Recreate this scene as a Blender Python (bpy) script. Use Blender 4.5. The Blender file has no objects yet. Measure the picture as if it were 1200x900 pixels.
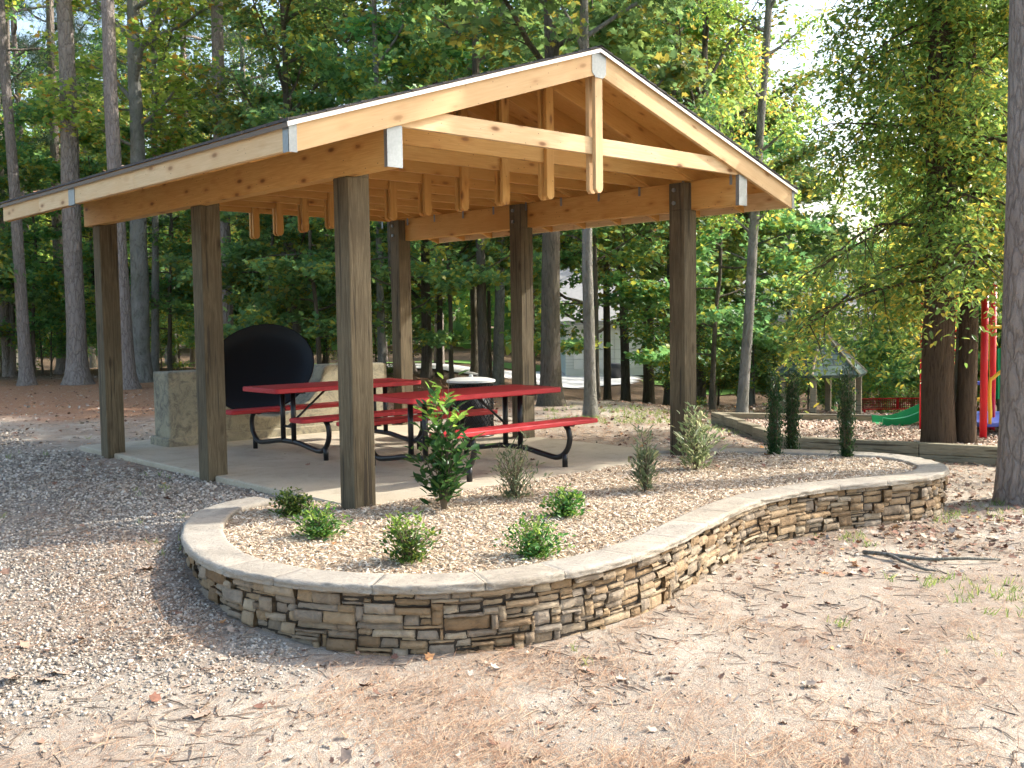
import bpy, math, random
import numpy as np
from mathutils import Matrix, Vector
rng = np.random.default_rng(11)
random.seed(5)
sc = bpy.context.scene
col = sc.collection
PI = math.pi

# ------------------------------------------------------------------ camera
CP = np.array([-4.4352, -6.6022, 1.4293]); YAW, PIT, ROL, FPX = 0.7424, -0.0635, -0.0134, 1207.2
Fv = np.array([math.sin(YAW)*math.cos(PIT), math.cos(YAW)*math.cos(PIT), math.sin(PIT)])
R0 = np.array([math.cos(YAW), -math.sin(YAW), 0.0]); U0 = np.cross(R0, Fv)
Rv = R0*math.cos(ROL)+U0*math.sin(ROL); Uv = -R0*math.sin(ROL)+U0*math.cos(ROL)
cam = bpy.data.cameras.new('camera'); co = bpy.data.objects.new('camera', cam); col.objects.link(co)
co.matrix_world = Matrix([[Rv[i], Uv[i], -Fv[i], CP[i]] for i in range(3)] + [[0, 0, 0, 1]])
cam.sensor_width = 36; cam.lens = FPX/1200*36; cam.clip_end = 2000; cam.clip_start = .05
sc.camera = co

def ray(x, y): return Fv*FPX + Rv*(x-600) - Uv*(y-450)
def at(x, y, z=0.0):
    d = ray(x, y); return CP + d*(z-CP[2])/d[2]
def atd(x, y, dep): return CP + ray(x, y)/FPX*dep
def atp(x, y, dep):                      # ground position under a given image column at a given depth
    P = atd(x, y, dep); return np.array([P[0], P[1], float(gz(P[0], P[1]))])

# ------------------------------------------------------------------ noise and terrain
def S(t):
    t = np.clip(t, 0, 1); return t*t*(3-2*t)
def hsh(i, j, s=0):
    n = np.sin(i*127.1+j*311.7+s*74.7)*43758.5453; return n-np.floor(n)
def vn(x, y, s=0):
    x = np.asarray(x, float); y = np.asarray(y, float)
    xi = np.floor(x); yi = np.floor(y); fx = S(x-xi); fy = S(y-yi)
    a = hsh(xi, yi, s); b = hsh(xi+1, yi, s); c = hsh(xi, yi+1, s); d = hsh(xi+1, yi+1, s)
    return (a*(1-fx)+b*fx)*(1-fy)+(c*(1-fx)+d*fx)*fy
def fbm(x, y, o=4, s=0):
    r = 0; a = .5
    for k in range(o): r = r+a*(vn(x*2**k, y*2**k, s+k)-.5)*2; a *= .5
    return r
def gz(x, y):
    x = np.asarray(x, float); y = np.asarray(y, float)
    dx = x-CP[0]; dy = y-CP[1]
    d = dx*.676+dy*.737; l = dx*.737-dy*.676
    z = -.055 - .29*np.maximum(S((.6-y)/2.9), .93*S((l-1.7)/2.3)*S((24-d)/6))
    z = z - 1.15*S((d-17)/13)*S((l+3)/6) - .75*S((d-17)/8)*S((l-5)/4)
    z = z - .5*S((d-31)/20)*(1-S((l+3)/6))
    far = S((np.hypot(dx, dy)-40)/30)
    z = z + .012*fbm(x*1.1, y*1.1, 3, 3)*S((np.hypot(x-2, y-2.5)-2)/2) + .006*fbm(x*4, y*4, 3, 9)*S((np.hypot(x-2, y-2.5)-3.)/1.5) + far*.25*fbm(x*.08, y*.08, 3, 4)
    return z
def atg(x, y):
    P = at(x, y, -.1)
    for _ in range(12): P = at(x, y, float(gz(P[0], P[1])))
    return P

# ------------------------------------------------------------------ mesh helpers
def mesh(name, V, F, mat=None, smooth=False):
    me = bpy.data.meshes.new(name)
    if isinstance(F, tuple):               # (loops, totals) numpy
        V = np.asarray(V, np.float32); loops, tot = F
        me.vertices.add(len(V)); me.vertices.foreach_set('co', V.ravel())
        me.loops.add(len(loops)); me.loops.foreach_set('vertex_index', loops.astype(np.int32))
        st = np.concatenate([[0], np.cumsum(tot)[:-1]]).astype(np.int32)
        me.polygons.add(len(tot)); me.polygons.foreach_set('loop_start', st)
        me.update(calc_edges=True)
    else:
        me.from_pydata([tuple(map(float, v)) for v in V], [], [tuple(int(i) for i in f) for f in F]); me.update()
    if smooth: me.polygons.foreach_set('use_smooth', [True]*len(me.polygons))
    if mat: me.materials.append(mat)
    return me
def link(name, me, parent=None, loc=None, rot=None, kind=None):
    o = bpy.data.objects.new(name, me); col.objects.link(o)
    if parent: o.parent = parent
    if loc is not None: o.location = [float(v) for v in loc]
    if rot is not None: o.rotation_euler = rot
    if kind: o['kind'] = kind
    return o
def thing(name, label, cat, loc=(0, 0, 0), rz=0, group=None):
    o = bpy.data.objects.new(name, None); col.objects.link(o); o.empty_display_size = .1
    o.location = [float(v) for v in loc]; o.rotation_euler = (0, 0, rz)
    return tag(o, label, cat, group)
def tag(o, label, cat, group=None):
    o['label'] = label; o['category'] = cat
    if group: o['group'] = group
    return o
def kids(o): return [c for c in col.objects if c.parent == o]
def dup(root, loc, rz=0, label=None, group=None, scale=None):
    ch = kids(root); r = root.copy(); col.objects.link(r)
    r.location = [float(v) for v in loc]; r.rotation_euler = (0, 0, rz)
    if label: r['label'] = label
    if group: r['group'] = group
    if scale is not None: r.scale = scale
    for c in ch:
        gs = kids(c); n = c.copy(); col.objects.link(n); n.parent = r
        for g in gs:
            m = g.copy(); col.objects.link(m); m.parent = n
    return r

class MB:
    def __init__(s): s.v = []; s.f = []; s.n = 0
    def add(s, V, F):
        s.v.append(np.asarray(V, float)); s.f += [tuple(i+s.n for i in f) for f in F]; s.n += len(V); return s
    def box(s, a, b, bev=0):
        a = np.minimum(a, b), np.maximum(a, b); lo, hi = a
        if bev:
            V, F = bevbox(lo, hi, bev); return s.add(V, F)
        x0, y0, z0 = lo; x1, y1, z1 = hi
        return s.add([(x0,y0,z0),(x1,y0,z0),(x1,y1,z0),(x0,y1,z0),(x0,y0,z1),(x1,y0,z1),(x1,y1,z1),(x0,y1,z1)],
              [(0,3,2,1),(4,5,6,7),(0,1,5,4),(1,2,6,5),(2,3,7,6),(3,0,4,7)])
    def tube(s, P, r, n=10, cap=True):
        V, F = tube(P, r, n, cap); return s.add(V, F)
    def prism(s, poly, h0, h1, axis=2):
        n = len(poly)
        def m(p, h): return {2: (p[0], p[1], h), 1: (p[0], h, p[1]), 0: (h, p[0], p[1])}[axis]
        V = [m(p, h0) for p in poly]+[m(p, h1) for p in poly]
        F = [tuple(range(n))[::-1], tuple(range(n, 2*n))]+[(i, (i+1) % n, n+(i+1) % n, n+i) for i in range(n)]
        return s.add(V, F)
    def obj(s, name, mat, parent=None, smooth=False, kind=None, loc=None, rot=None, bevel=0, fixn=True):
        me = mesh(name, np.concatenate(s.v), s.f, mat, smooth)
        import bmesh
        if fixn:
            bm = bmesh.new(); bm.from_mesh(me); bmesh.ops.recalc_face_normals(bm, faces=bm.faces); bm.to_mesh(me); bm.free()
        o = link(name, me, parent, loc, rot, kind)
        if bevel:
            m = o.modifiers.new('bevel', 'BEVEL'); m.width = bevel; m.segments = 2; m.limit_method = 'ANGLE'
        return o
def bevbox(lo, hi, b):
    V = []; idx = {}
    lo = np.array(lo, float); hi = np.array(hi, float)
    for sx in (0, 1):
        for sy in (0, 1):
            for sz in (0, 1):
                c = np.array([hi[0] if sx else lo[0], hi[1] if sy else lo[1], hi[2] if sz else lo[2]])
                s = np.array([-1 if sx else 1, -1 if sy else 1, -1 if sz else 1])*b
                for k in range(3):
                    p = c+s; p[k] = c[k]; idx[(sx, sy, sz, k)] = len(V); V.append(p)
    F = []
    for k in range(3):
        a, c = [i for i in range(3) if i != k]
        for s in (0, 1):
            q = []
            for (i, j) in ((0, 0), (1, 0), (1, 1), (0, 1)):
                t = [0, 0, 0]; t[k] = s; t[a] = i; t[c] = j; q.append(idx[(*t, k)])
            F.append(tuple(q))
            
        for i in (0, 1):
            for j in (0, 1):                 # edges along k
                q = []
                for e in (0, 1):
                    t = [0, 0, 0]; t[k] = e; t[a] = i; t[c] = j
                    q.append((idx[(*t, a)], idx[(*t, c)]))
                F.append((q[0][0], q[0][1], q[1][1], q[1][0]))
    for sx in (0, 1):
        for sy in (0, 1):
            for sz in (0, 1): F.append((idx[(sx, sy, sz, 0)], idx[(sx, sy, sz, 1)], idx[(sx, sy, sz, 2)]))
    return np.array(V), F
def tube(P, r, n=8, cap=True):
    P = np.asarray(P, float); m = len(P); r = np.broadcast_to(np.asarray(r, float), (m,))
    T = np.gradient(P, axis=0); T /= np.linalg.norm(T, axis=1)[:, None]+1e-9
    a = np.cross(T[0], [0, 0, 1.] if abs(T[0][2]) < .8 else [1., 0, 0]); A = np.zeros_like(P)
    for i in range(m): a = a-T[i]*(a@T[i]); a = a/(np.linalg.norm(a)+1e-9); A[i] = a
    B = np.cross(T, A)
    an = np.arange(n)/n*2*PI
    V = P[:, None]+r[:, None, None]*(A[:, None]*np.cos(an)[None, :, None]+B[:, None]*np.sin(an)[None, :, None])
    F = [(i*n+j, i*n+(j+1) % n, (i+1)*n+(j+1) % n, (i+1)*n+j) for i in range(m-1) for j in range(n)]
    if cap: F += [tuple(range(n))[::-1], tuple(range((m-1)*n, m*n))]
    return V.reshape(-1, 3), F
def smooth_path(P, n=8, closed=False):
    P = np.asarray(P, float); out = []
    Q = np.vstack([2*P[0]-P[1], P, 2*P[-1]-P[-2]])
    for i in range(1, len(Q)-2):
        for t in np.arange(n)/n:
            p0, p1, p2, p3 = Q[i-1:i+3]
            out.append(.5*((2*p1)+(-p0+p2)*t+(2*p0-5*p1+4*p2-p3)*t*t+(-p0+3*p1-3*p2+p3)*t**3))
    out.append(P[-1]); return np.array(out)
def resample(P, step):
    P = np.asarray(P, float); d = np.r_[0, np.cumsum(np.linalg.norm(np.diff(P, axis=0), axis=1))]
    s = np.linspace(0, d[-1], max(2, int(d[-1]/step)+1))
    return np.stack([np.interp(s, d, P[:, k]) for k in range(P.shape[1])], 1), s
def inpoly(x, y, poly):
    r = np.zeros(x.shape, bool); n = len(poly)
    for i in range(n):
        x0, y0 = poly[i][:2]; x1, y1 = poly[(i+1) % n][:2]
        c = ((y0 > y) != (y1 > y)) & (x < (x1-x0)*(y-y0)/((y1-y0)+1e-12)+x0); r ^= c
    return r

# instancing of small templates into one mesh
def norm(a): return a/(np.linalg.norm(a, axis=-1, keepdims=True)+1e-9)
def inst(TV, TF, P, X, Z, sc_, jit=0, r=rng):
    """TV template verts; P positions; X tip direction; Z normal"""
    TV = np.asarray(TV, float); n = len(P); k = len(TV)
    Z = norm(Z); X = norm(X-(X*Z).sum(-1, keepdims=True)*Z); Y = np.cross(Z, X)
    sc_ = np.asarray(sc_, float)
    if sc_.ndim == 1: sc_ = np.repeat(sc_[:, None], 3, 1)
    L = TV[None]*sc_[:, None, :]
    if jit: L = L*(1+jit*(r.random((n, k, 3))-.5))
    V = P[:, None]+L[..., 0:1]*X[:, None]+L[..., 1:2]*Y[:, None]+L[..., 2:3]*Z[:, None]
    lp = np.concatenate([np.array(f) for f in TF]); tt = np.array([len(f) for f in TF])
    loops = (lp[None]+np.arange(n)[:, None]*k).ravel(); tot = np.tile(tt, n)
    return V.reshape(-1, 3), loops, tot
def merge(parts):
    V = []; L = []; T = []; n = 0
    for v, l, t in parts: V.append(v); L.append(l+n); T.append(t); n += len(v)
    return np.concatenate(V), (np.concatenate(L), np.concatenate(T))
def lists(V, F):
    return np.asarray(V, float), np.concatenate([np.array(f) for f in F]), np.array([len(f) for f in F])

OVAL = ([(0,0,0),(.3,.2,.07),(.68,.17,.05),(1,0,-.06),(.68,-.17,.05),(.3,-.2,.07)], [(0,1,2,3),(0,3,4,5)])
LONG = ([(0,0,0),(.3,.11,.05),(.7,.09,.02),(1,0,-.1),(.7,-.09,.02),(.3,-.11,.05)], [(0,1,2,3),(0,3,4,5)])
KITE = ([(0,0,0),(.4,.34,.1),(1,0,-.05),(.4,-.34,.1)], [(0,1,2),(0,2,3)])
MAPLE = ([(0,0,0),(.12,.3,.03),(.02,.52,-.06),(.4,.3,.04),(.5,.6,-.04),(.66,.2,.04),(1,0,-.08),(.66,-.2,.04),(.5,-.6,-.04),(.4,-.3,.04),(.02,-.52,-.06),(.12,-.3,.03)],
         [(0,1,2,3,4,5,6),(0,6,7,8,9,10,11)])
_a = [(math.cos(k*2.4)*.55, math.sin(k*2.4)*.55, .9-.13*k) for k in range(9)]
TUFT_V = []; TUFT_F = []
for k, (a, b, c) in enumerate(_a):
    d = norm(np.array([c, a, b])); s = norm(np.cross(d, [.3, .2, .9]))*.022
    TUFT_V += [tuple(-s), tuple(s), tuple(d)]; TUFT_F.append((3*k, 3*k+1, 3*k+2))
TUFT = (TUFT_V, TUFT_F)

# ------------------------------------------------------------------ materials
class NT:
    def __init__(s, name):
        s.m = bpy.data.materials.new(name); s.m.use_nodes = True; s.t = s.m.node_tree; s.t.nodes.clear()
        s.out = s.t.nodes.new('ShaderNodeOutputMaterial'); s.b = s.n('ShaderNodeBsdfPrincipled'); s.l(s.b.outputs[0], s.out.inputs[0])
        s.b.inputs['Specular IOR Level'].default_value = .3
    def n(s, t, **k):
        x = s.t.nodes.new(t)
        for a, b in k.items(): setattr(x, a, b)
        return x
    def l(s, a, b): s.t.links.new(a, b)
    def v(s, inp, val):
        if hasattr(val, 'is_linked') or isinstance(val, bpy.types.NodeSocket): s.l(val, inp)
        else: inp.default_value = val
    def coord(s, scale=(1, 1, 1), kind='Object', off=False):
        c = s.n('ShaderNodeTexCoord').outputs[kind]
        if off:
            oi = s.n('ShaderNodeObjectInfo'); va = s.n('ShaderNodeVectorMath', operation='ADD'); sc2 = s.n('ShaderNodeMath', operation='MULTIPLY')
            s.l(oi.outputs['Random'], sc2.inputs[0]); sc2.inputs[1].default_value = 37.; s.l(c, va.inputs[0]); s.l(sc2.outputs[0], va.inputs[1]); c = va.outputs[0]
        m = s.n('ShaderNodeMapping'); m.inputs['Scale'].default_value = scale; s.l(c, m.inputs[0]); return m.outputs[0]
    def noise(s, vec, scale, det=4, rough=.55, dist=0):
        x = s.n('ShaderNodeTexNoise'); s.l(vec, x.inputs['Vector']); x.inputs['Scale'].default_value = scale
        x.inputs['Detail'].default_value = det; x.inputs['Roughness'].default_value = rough; x.inputs['Distortion'].default_value = dist; return x.outputs[0]
    def vor(s, vec, scale, feature='F1', out=0, rand=1):
        x = s.n('ShaderNodeTexVoronoi', feature=feature); s.l(vec, x.inputs['Vector']); x.inputs['Scale'].default_value = scale; x.inputs['Randomness'].default_value = rand; return x.outputs[out]
    def ramp(s, f, stops, interp='LINEAR'):
        r = s.n('ShaderNodeValToRGB'); r.color_ramp.interpolation = interp; e = r.color_ramp.elements
        while len(e) < len(stops): e.new(.5)
        for q, (p, c) in zip(e, stops): q.position = p; q.color = (*c, 1) if len(c) == 3 else c
        s.l(f, r.inputs[0]); return r.outputs[0]
    def mix(s, f, a, b, bt='MIX'):
        x = s.n('ShaderNodeMix', data_type='RGBA', blend_type=bt); s.v(x.inputs[0], f)
        for i, q in ((6, a), (7, b)):
            if isinstance(q, tuple): x.inputs[i].default_value = (*q, 1) if len(q) == 3 else q
            else: s.l(q, x.inputs[i])
        return x.outputs[2]
    def math(s, op, a, b=0.):
        x = s.n('ShaderNodeMath', operation=op); s.v(x.inputs[0], a); s.v(x.inputs[1], b); return x.outputs[0]
    def bump(s, h, st=.5, dist=.02, prev=None):
        x = s.n('ShaderNodeBump'); x.inputs['Strength'].default_value = st; x.inputs['Distance'].default_value = dist; s.l(h, x.inputs['Height'])
        if prev: s.l(prev, x.inputs['Normal'])
        return x.outputs[0]
    def fin(s, c=None, rough=.7, nrm=None, metal=0, spec=None):
        if c is not None: s.v(s.b.inputs['Base Color'], (*c, 1) if isinstance(c, tuple) else c)
        s.v(s.b.inputs['Roughness'], rough); s.b.inputs['Metallic'].default_value = metal
        if nrm is not None: s.l(nrm, s.b.inputs['Normal'])
        if spec is not None: s.b.inputs['Specular IOR Level'].default_value = spec
        return s.m

def m_lumber(name, a, b, knots=True):
    t = NT(name); c = t.coord((1, 9, 9), off=True)
    g = t.noise(c, 3.2, 5, .6, 1.2); g2 = t.noise(t.coord((2, 60, 60), off=True), 2, 3)
    k = t.ramp(g, [(.3, a), (.7, b)])
    k = t.mix(.35, k, t.ramp(g2, [(.35, tuple(x*.78 for x in a)), (.65, b)]), 'MIX')
    big = t.noise(t.coord((.7, .7, .7), off=True), 1.3, 2)
    k = t.mix(t.ramp(big, [(.4, (0,)*3), (.7, (.45,)*3)]), k, (a[0]*.95, a[1]*.78, a[2]*.6))
    if knots:
        v = t.vor(t.coord((3.0, 7.5, 7.5), off=True), 1.15)
        k = t.mix(t.ramp(v, [(.12, (.55,)*3), (.34, (0,)*3)]), k, (a[0]*.72, a[1]*.5, a[2]*.4))
        kk = t.ramp(v, [(.07, (.95,)*3), (.12, (.6,)*3), (.18, (0,)*3)])
        k = t.mix(kk, k, (.16, .065, .022))
        v2 = t.vor(t.coord((9, 14, 14), off=True), 1.3)
        k = t.mix(t.ramp(v2, [(.06, (.8,)*3), (.10, (0,)*3)]), k, (.12, .06, .03))
    oi = t.n('ShaderNodeObjectInfo'); k = t.mix(t.math('MULTIPLY', oi.outputs['Random'], .6), k, (a[0]*.82, a[1]*.72, a[2]*.6))
    return t.fin(k, .62, t.bump(g2, .15, .004), spec=.25)
M_pine = m_lumber('sunlit_new_pine', (.63, .45, .245), (.77, .60, .36))  # gable and fascia lumber, sunlight on it put into the paler yellow
M_pine_shade = m_lumber('shaded_framing_pine', (.54, .30, .085), (.70, .43, .155))  # same lumber; under-roof shade and orange bounce light put into the colour

def m_post(name, a, b, gs=(16, 16, .9), cs=(26, 26, .7)):
    t = NT(name); c = t.coord(gs, off=True)
    g = t.noise(c, 3, 6, .65, 1.5); k = t.ramp(g, [(.25, a), (.5, tuple((x+y)/2 for x, y in zip(a, b))), (.72, b)])
    pa = t.noise(t.coord((1, 1, .6), off=True), 2.2, 4); k = t.mix(t.ramp(pa, [(.45, (0,)*3), (.75, (.6,)*3)]), k, (a[0]*.6, a[1]*.55, a[2]*.5))
    v = t.vor(t.coord((4.6, 4.6, 1.8), off=True), 1); ka = t.ramp(v, [(.05, (.85,)*3), (.14, (0,)*3)]); k = t.mix(ka, k, (.05, .035, .02))
    cr = t.noise(t.coord(cs, off=True), 1.2, 3, .5, .4); cm = t.ramp(cr, [(.36, (1,)*3), (.40, (0,)*3)]); k = t.mix(t.math('MULTIPLY', cm, .75), k, (.035, .028, .02))
    return t.fin(k, .85, t.bump(t.math('SUBTRACT', g, cm), .6, .008))
M_post = m_post('treated_timber', (.062, .045, .024), (.185, .15, .092))
M_edge = m_post('edging_timber', (.17, .145, .09), (.34, .30, .21), (1.5, 1.5, 16), (1, 1, 22))

def m_metal():
    t = NT('galvanised_steel'); v = t.ramp(t.noise(t.coord((1, 1, 1)), 45, 3), [(.3, (.3,)*3), (.7, (.7,)*3)])
    return t.fin(t.mix(.3, (.27, .295, .30), v, 'SOFT_LIGHT'), .55, metal=.75)
M_galv = m_metal()
M_tan = m_tan = NT('brown_drip_edge').fin((.13, .10, .07), .6)
M_drip = NT('white_drip_edge').fin((.75, .76, .76), .35, metal=.3)
def m_shingle():
    t = NT('roof_shingles'); c = t.coord((1, 1, 1)); b = t.n('ShaderNodeTexBrick'); t.l(c, b.inputs[0]); b.inputs['Scale'].default_value = 3.3; b.inputs['Mortar Size'].default_value = .015
    b.inputs['Color1'].default_value = (.05, .047, .045, 1); b.inputs['Color2'].default_value = (.095, .088, .08, 1); b.inputs['Mortar'].default_value = (.015, .015, .015, 1)
    n = t.noise(c, 140, 2); return t.fin(t.mix(.5, b.outputs[0], t.ramp(n, [(.3, (.03,)*3), (.7, (.15, .14, .13))])), .95, t.bump(n, .5, .01))
M_shing = m_shingle()
def m_concrete(name, a, b, st, sc_=1., sl=.52):
    t = NT(name); c = t.coord((sc_,)*3); n = t.noise(c, 1.1, 6, .62, .6); k = t.ramp(n, [(.3, a), (.68, b)])
    n2 = t.noise(c, 5, 6, .7, 1); k = t.mix(t.ramp(n2, [(sl, (0,)*3), (sl+.2, (.6+(.52-sl)*3,)*3)]), k, st)
    f = t.noise(c, 90, 3); k = t.mix(.15, k, t.ramp(f, [(.3, (.1,)*3), (.7, (.8,)*3)]))
    return t.fin(k, .9, t.bump(f, .25, .004, t.bump(n2, .3, .012)))
M_slab = m_concrete('slab_concrete', (.37, .305, .20), (.52, .445, .31), (.24, .19, .115))
M_pit = m_concrete('aged_concrete', (.19, .165, .09), (.36, .315, .195), (.07, .06, .035), 1.6, .45)
def m_cap():
    t = NT('coping_stone'); c = t.coord((1, 1, 1)); n = t.noise(c, 3, 7, .65, .8)
    k = t.ramp(n, [(.28, (.21, .185, .145)), (.5, (.35, .31, .245)), (.72, (.47, .42, .33))])
    g = t.n('ShaderNodeNewGeometry'); k = t.mix(.28, k, t.ramp(g.outputs['Random Per Island'], [(0, (.33, .27, .19)), (.5, (.36, .32, .26)), (1, (.42, .39, .34))]))
    v = t.noise(t.coord((1, 1, 3)), 14, 6, .7, 2.5); k = t.mix(t.ramp(v, [(.40, (.55,)*3), (.47, (0,)*3)]), k, (.20, .17, .14))
    return t.fin(k, .88, t.bump(v, .6, .012, t.bump(n, .5, .02)))
M_cap = m_cap()
def m_stone():
    t = NT('ledge_stone'); c = t.coord((1, 1, 1)); g = t.n('ShaderNodeNewGeometry')
    k = t.ramp(g.outputs['Random Per Island'], [(0, (.22, .16, .10)), (.2, (.34, .26, .165)), (.42, (.40, .33, .235)), (.62, (.26, .225, .18)), (.8, (.34, .31, .265)), (1, (.46, .40, .30))])
    n = t.noise(c, 9, 7, .68, 1.5); k = t.mix(.55, k, t.ramp(n, [(.28, (.14, .10, .065)), (.5, (.42, .34, .24)), (.75, (.62, .54, .42))]), 'OVERLAY')
    n2 = t.noise(t.coord((1, 1, 2.5)), 40, 6, .7, 1); k = t.mix(t.ramp(n2, [(.3, (.5,)*3), (.45, (0,)*3)]), k, (.17, .14, .11))
    return t.fin(k, .9, t.bump(n2, .7, .01, t.bump(n, .6, .02)))
M_stone = m_stone()
M_mortar = NT('dark_backing').fin((.05, .04, .03), 1)

def m_plain(name, c, rough=.5, metal=0, bump=0, var=.12, spec=.4):
    t = NT(name); n = t.noise(t.coord(), 6, 5, .6)
    k = t.mix(t.math('MULTIPLY', n, var*2), (*c, 1), tuple(x*.55 for x in c))
    return t.fin(k, rough, t.bump(t.noise(t.coord(), 120, 2), bump, .003) if bump else None, metal, spec)
M_red = m_plain('red_coating', (.56, .035, .042), .5, bump=.5, var=.3)
M_black = m_plain('black_steel', (.012, .012, .013), .35)
M_iron = m_plain('black_dish', (.006, .006, .006), .5, bump=.3, spec=.2)
M_pred = m_plain('red_play_paint', (.70, .02, .03), .35)
M_pyel = m_plain('yellow_play_paint', (.75, .45, .03), .35)
M_pgrn = m_plain('green_plastic', (.01, .30, .10), .35)
M_pblu = m_plain('blue_deck', (.03, .06, .30), .45)
M_white = m_plain('white_paint', (.78, .78, .76), .6)
M_siding = m_plain('white_siding', (.72, .73, .70), .7)
M_lid = m_plain('pale_plastic', (.62, .64, .62), .4)
M_glass = NT('window_glass').fin((.03, .04, .045), .08, spec=.8)
M_pot = m_plain('dark_pot', (.05, .05, .055), .5)
def m_green_roof():
    t = NT('green_shingles'); b = t.n('ShaderNodeTexBrick'); t.l(t.coord(kind='UV'), b.inputs[0]); b.inputs['Scale'].default_value = 1
    b.inputs['Color1'].default_value = (.05, .085, .07, 1); b.inputs['Color2'].default_value = (.085, .13, .11, 1); b.inputs['Mortar'].default_value = (.02, .03, .025, 1)
    b.inputs['Mortar Size'].default_value = .012; b.inputs['Brick Width'].default_value = .3; b.inputs['Row Height'].default_value = .13
    n = t.noise(t.coord(), 12, 5); return t.fin(t.mix(t.math('MULTIPLY', n, .35), b.outputs[0], (.12, .15, .125)), .9)
M_groof = m_green_roof()

def m_bark(name, a, b, plates=True, sx=7., sz=2.2, moss=0.):
    t = NT(name); g = t.n('ShaderNodeNewGeometry'); m = t.n('ShaderNodeMapping'); m.inputs['Scale'].default_value = (sx, sx, sz); t.l(t.n('ShaderNodeTexCoord').outputs['Object'], m.inputs[0])
    n0 = t.noise(m.outputs[0], .8, 5, .6, 2)
    nd = t.n('ShaderNodeTexNoise'); t.l(m.outputs[0], nd.inputs['Vector']); nd.inputs['Scale'].default_value = 2.2; nd.inputs['Detail'].default_value = 4
    va = t.mix(.8, m.outputs[0], nd.outputs['Color'], 'ADD')
    d = t.vor(va, 1.6, 'DISTANCE_TO_EDGE') if plates else t.noise(m.outputs[0], 2.5, 6, .7, 1.5)
    n = t.noise(m.outputs[0], 4, 6, .7, 1)
    h = t.math('ADD', t.ramp(d, [(.0 if plates else .35, (.25 if plates else 0,)*3), (.24 if plates else .65, (1,)*3)]), t.math('MULTIPLY', n, .9))
    k = t.ramp(h, [(.25, tuple(x*.4 for x in a)), (.6, a), (1, b)])
    k = t.mix(.3, k, t.ramp(n0, [(.3, a), (.7, b)]))
    if moss: k = t.mix(t.math('MULTIPLY', t.ramp(t.noise(t.coord(), 2.2, 4), [(.4, (0,)*3), (.65, (1,)*3)]), moss), k, (.10, .12, .06))
    return t.fin(k, .95, t.bump(h, 1., .035), spec=.15)
M_bpine = m_bark('pine_bark', (.15, .12, .10), (.34, .29, .25))
M_boak = m_bark('oak_bark', (.105, .085, .065), (.20, .17, .13), False, 8, 1.3, .3)
M_bgrey = m_bark('smooth_grey_bark', (.19, .18, .155), (.30, .29, .255), False, 3, 1.2, .35)
M_bbrown = m_bark('brown_furrowed_bark', (.085, .055, .036), (.19, .13, .085), False, 16, 1.1)
M_stem = m_plain('twig_wood', (.13, .10, .06), .8)

def m_leaf(name, stops, yel=None, yamt=0., trans=.5, rough=.42, nsc=.8):
    t = NT(name); g = t.n('ShaderNodeNewGeometry'); k = t.ramp(g.outputs['Random Per Island'], stops)
    if yel:
        n = t.noise(t.coord(off=True), nsc, 3, .6); r2 = t.math('FRACT', t.math('MULTIPLY', g.outputs['Random Per Island'], 77.7))
        f = t.math('GREATER_THAN', t.math('ADD', t.math('MULTIPLY', r2, .55), n), 1.06-yamt); k = t.mix(f, k, yel)
    oi = t.n('ShaderNodeObjectInfo'); hs = t.n('ShaderNodeHueSaturation'); t.l(k, hs.inputs['Color'])
    t.l(t.math('ADD', t.math('MULTIPLY', oi.outputs['Random'], .05), .475), hs.inputs['Hue']); t.l(t.math('ADD', t.math('MULTIPLY', oi.outputs['Random'], .5), .75), hs.inputs['Value'])
    k = hs.outputs[0]; t.fin(k, rough, spec=.35)
    tr = t.n('ShaderNodeBsdfTranslucent'); h2 = t.n('ShaderNodeHueSaturation'); t.l(k, h2.inputs['Color']); h2.inputs['Value'].default_value = 1.9; h2.inputs['Hue'].default_value = .488; t.l(h2.outputs[0], tr.inputs[0])
    mx = t.n('ShaderNodeMixShader'); mx.inputs[0].default_value = trans; t.l(t.b.outputs[0], mx.inputs[1]); t.l(tr.outputs[0], mx.inputs[2]); t.l(mx.outputs[0], t.out.inputs[0])
    return t.m
G = [(0, (.07, .15, .055)), (.4, (.11, .22, .07)), (.75, (.165, .285, .08)), (1, (.25, .36, .09))]
M_lmaple = m_leaf('maple_leaves', [(0, (.075, .17, .07)), (.5, (.12, .25, .085)), (.85, (.16, .30, .09)), (1, (.24, .35, .085))], (.30, .31, .05), .10)
M_lcan = m_leaf('canopy_leaves', G, (.34, .33, .05), .13)
M_lyel = m_leaf('turning_leaves', [(0, (.12, .22, .05)), (.4, (.21, .32, .065)), (.8, (.34, .40, .08)), (1, (.44, .42, .085))], (.48, .27, .05), .02)
M_lvine = m_leaf('drooping_leaves', [(0, (.075, .16, .045)), (.45, (.125, .245, .055)), (.8, (.20, .32, .065)), (1, (.34, .39, .075))], (.46, .42, .06), .10, nsc=1.3)
M_lpine = m_leaf('pine_needles', [(0, (.03, .07, .035)), (1, (.075, .13, .06))], trans=.2)
M_ldark = m_leaf('dark_holly_leaves', [(0, (.018, .05, .018)), (.8, (.035, .08, .025)), (1, (.07, .12, .03))], trans=.2, rough=.28)
M_lolive = m_leaf('glossy_shrub_leaves', [(0, (.02, .065, .022)), (.6, (.04, .10, .03)), (1, (.08, .16, .035))], trans=.3, rough=.25)
M_lnew = m_leaf('fresh_shrub_leaves', [(0, (.13, .25, .04)), (1, (.27, .36, .06))], trans=.45, rough=.3)
M_lnan = m_leaf('lime_shrub_leaves', [(0, (.025, .09, .02)), (.5, (.065, .17, .03)), (1, (.20, .28, .05))], trans=.4, rough=.35)
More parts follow.
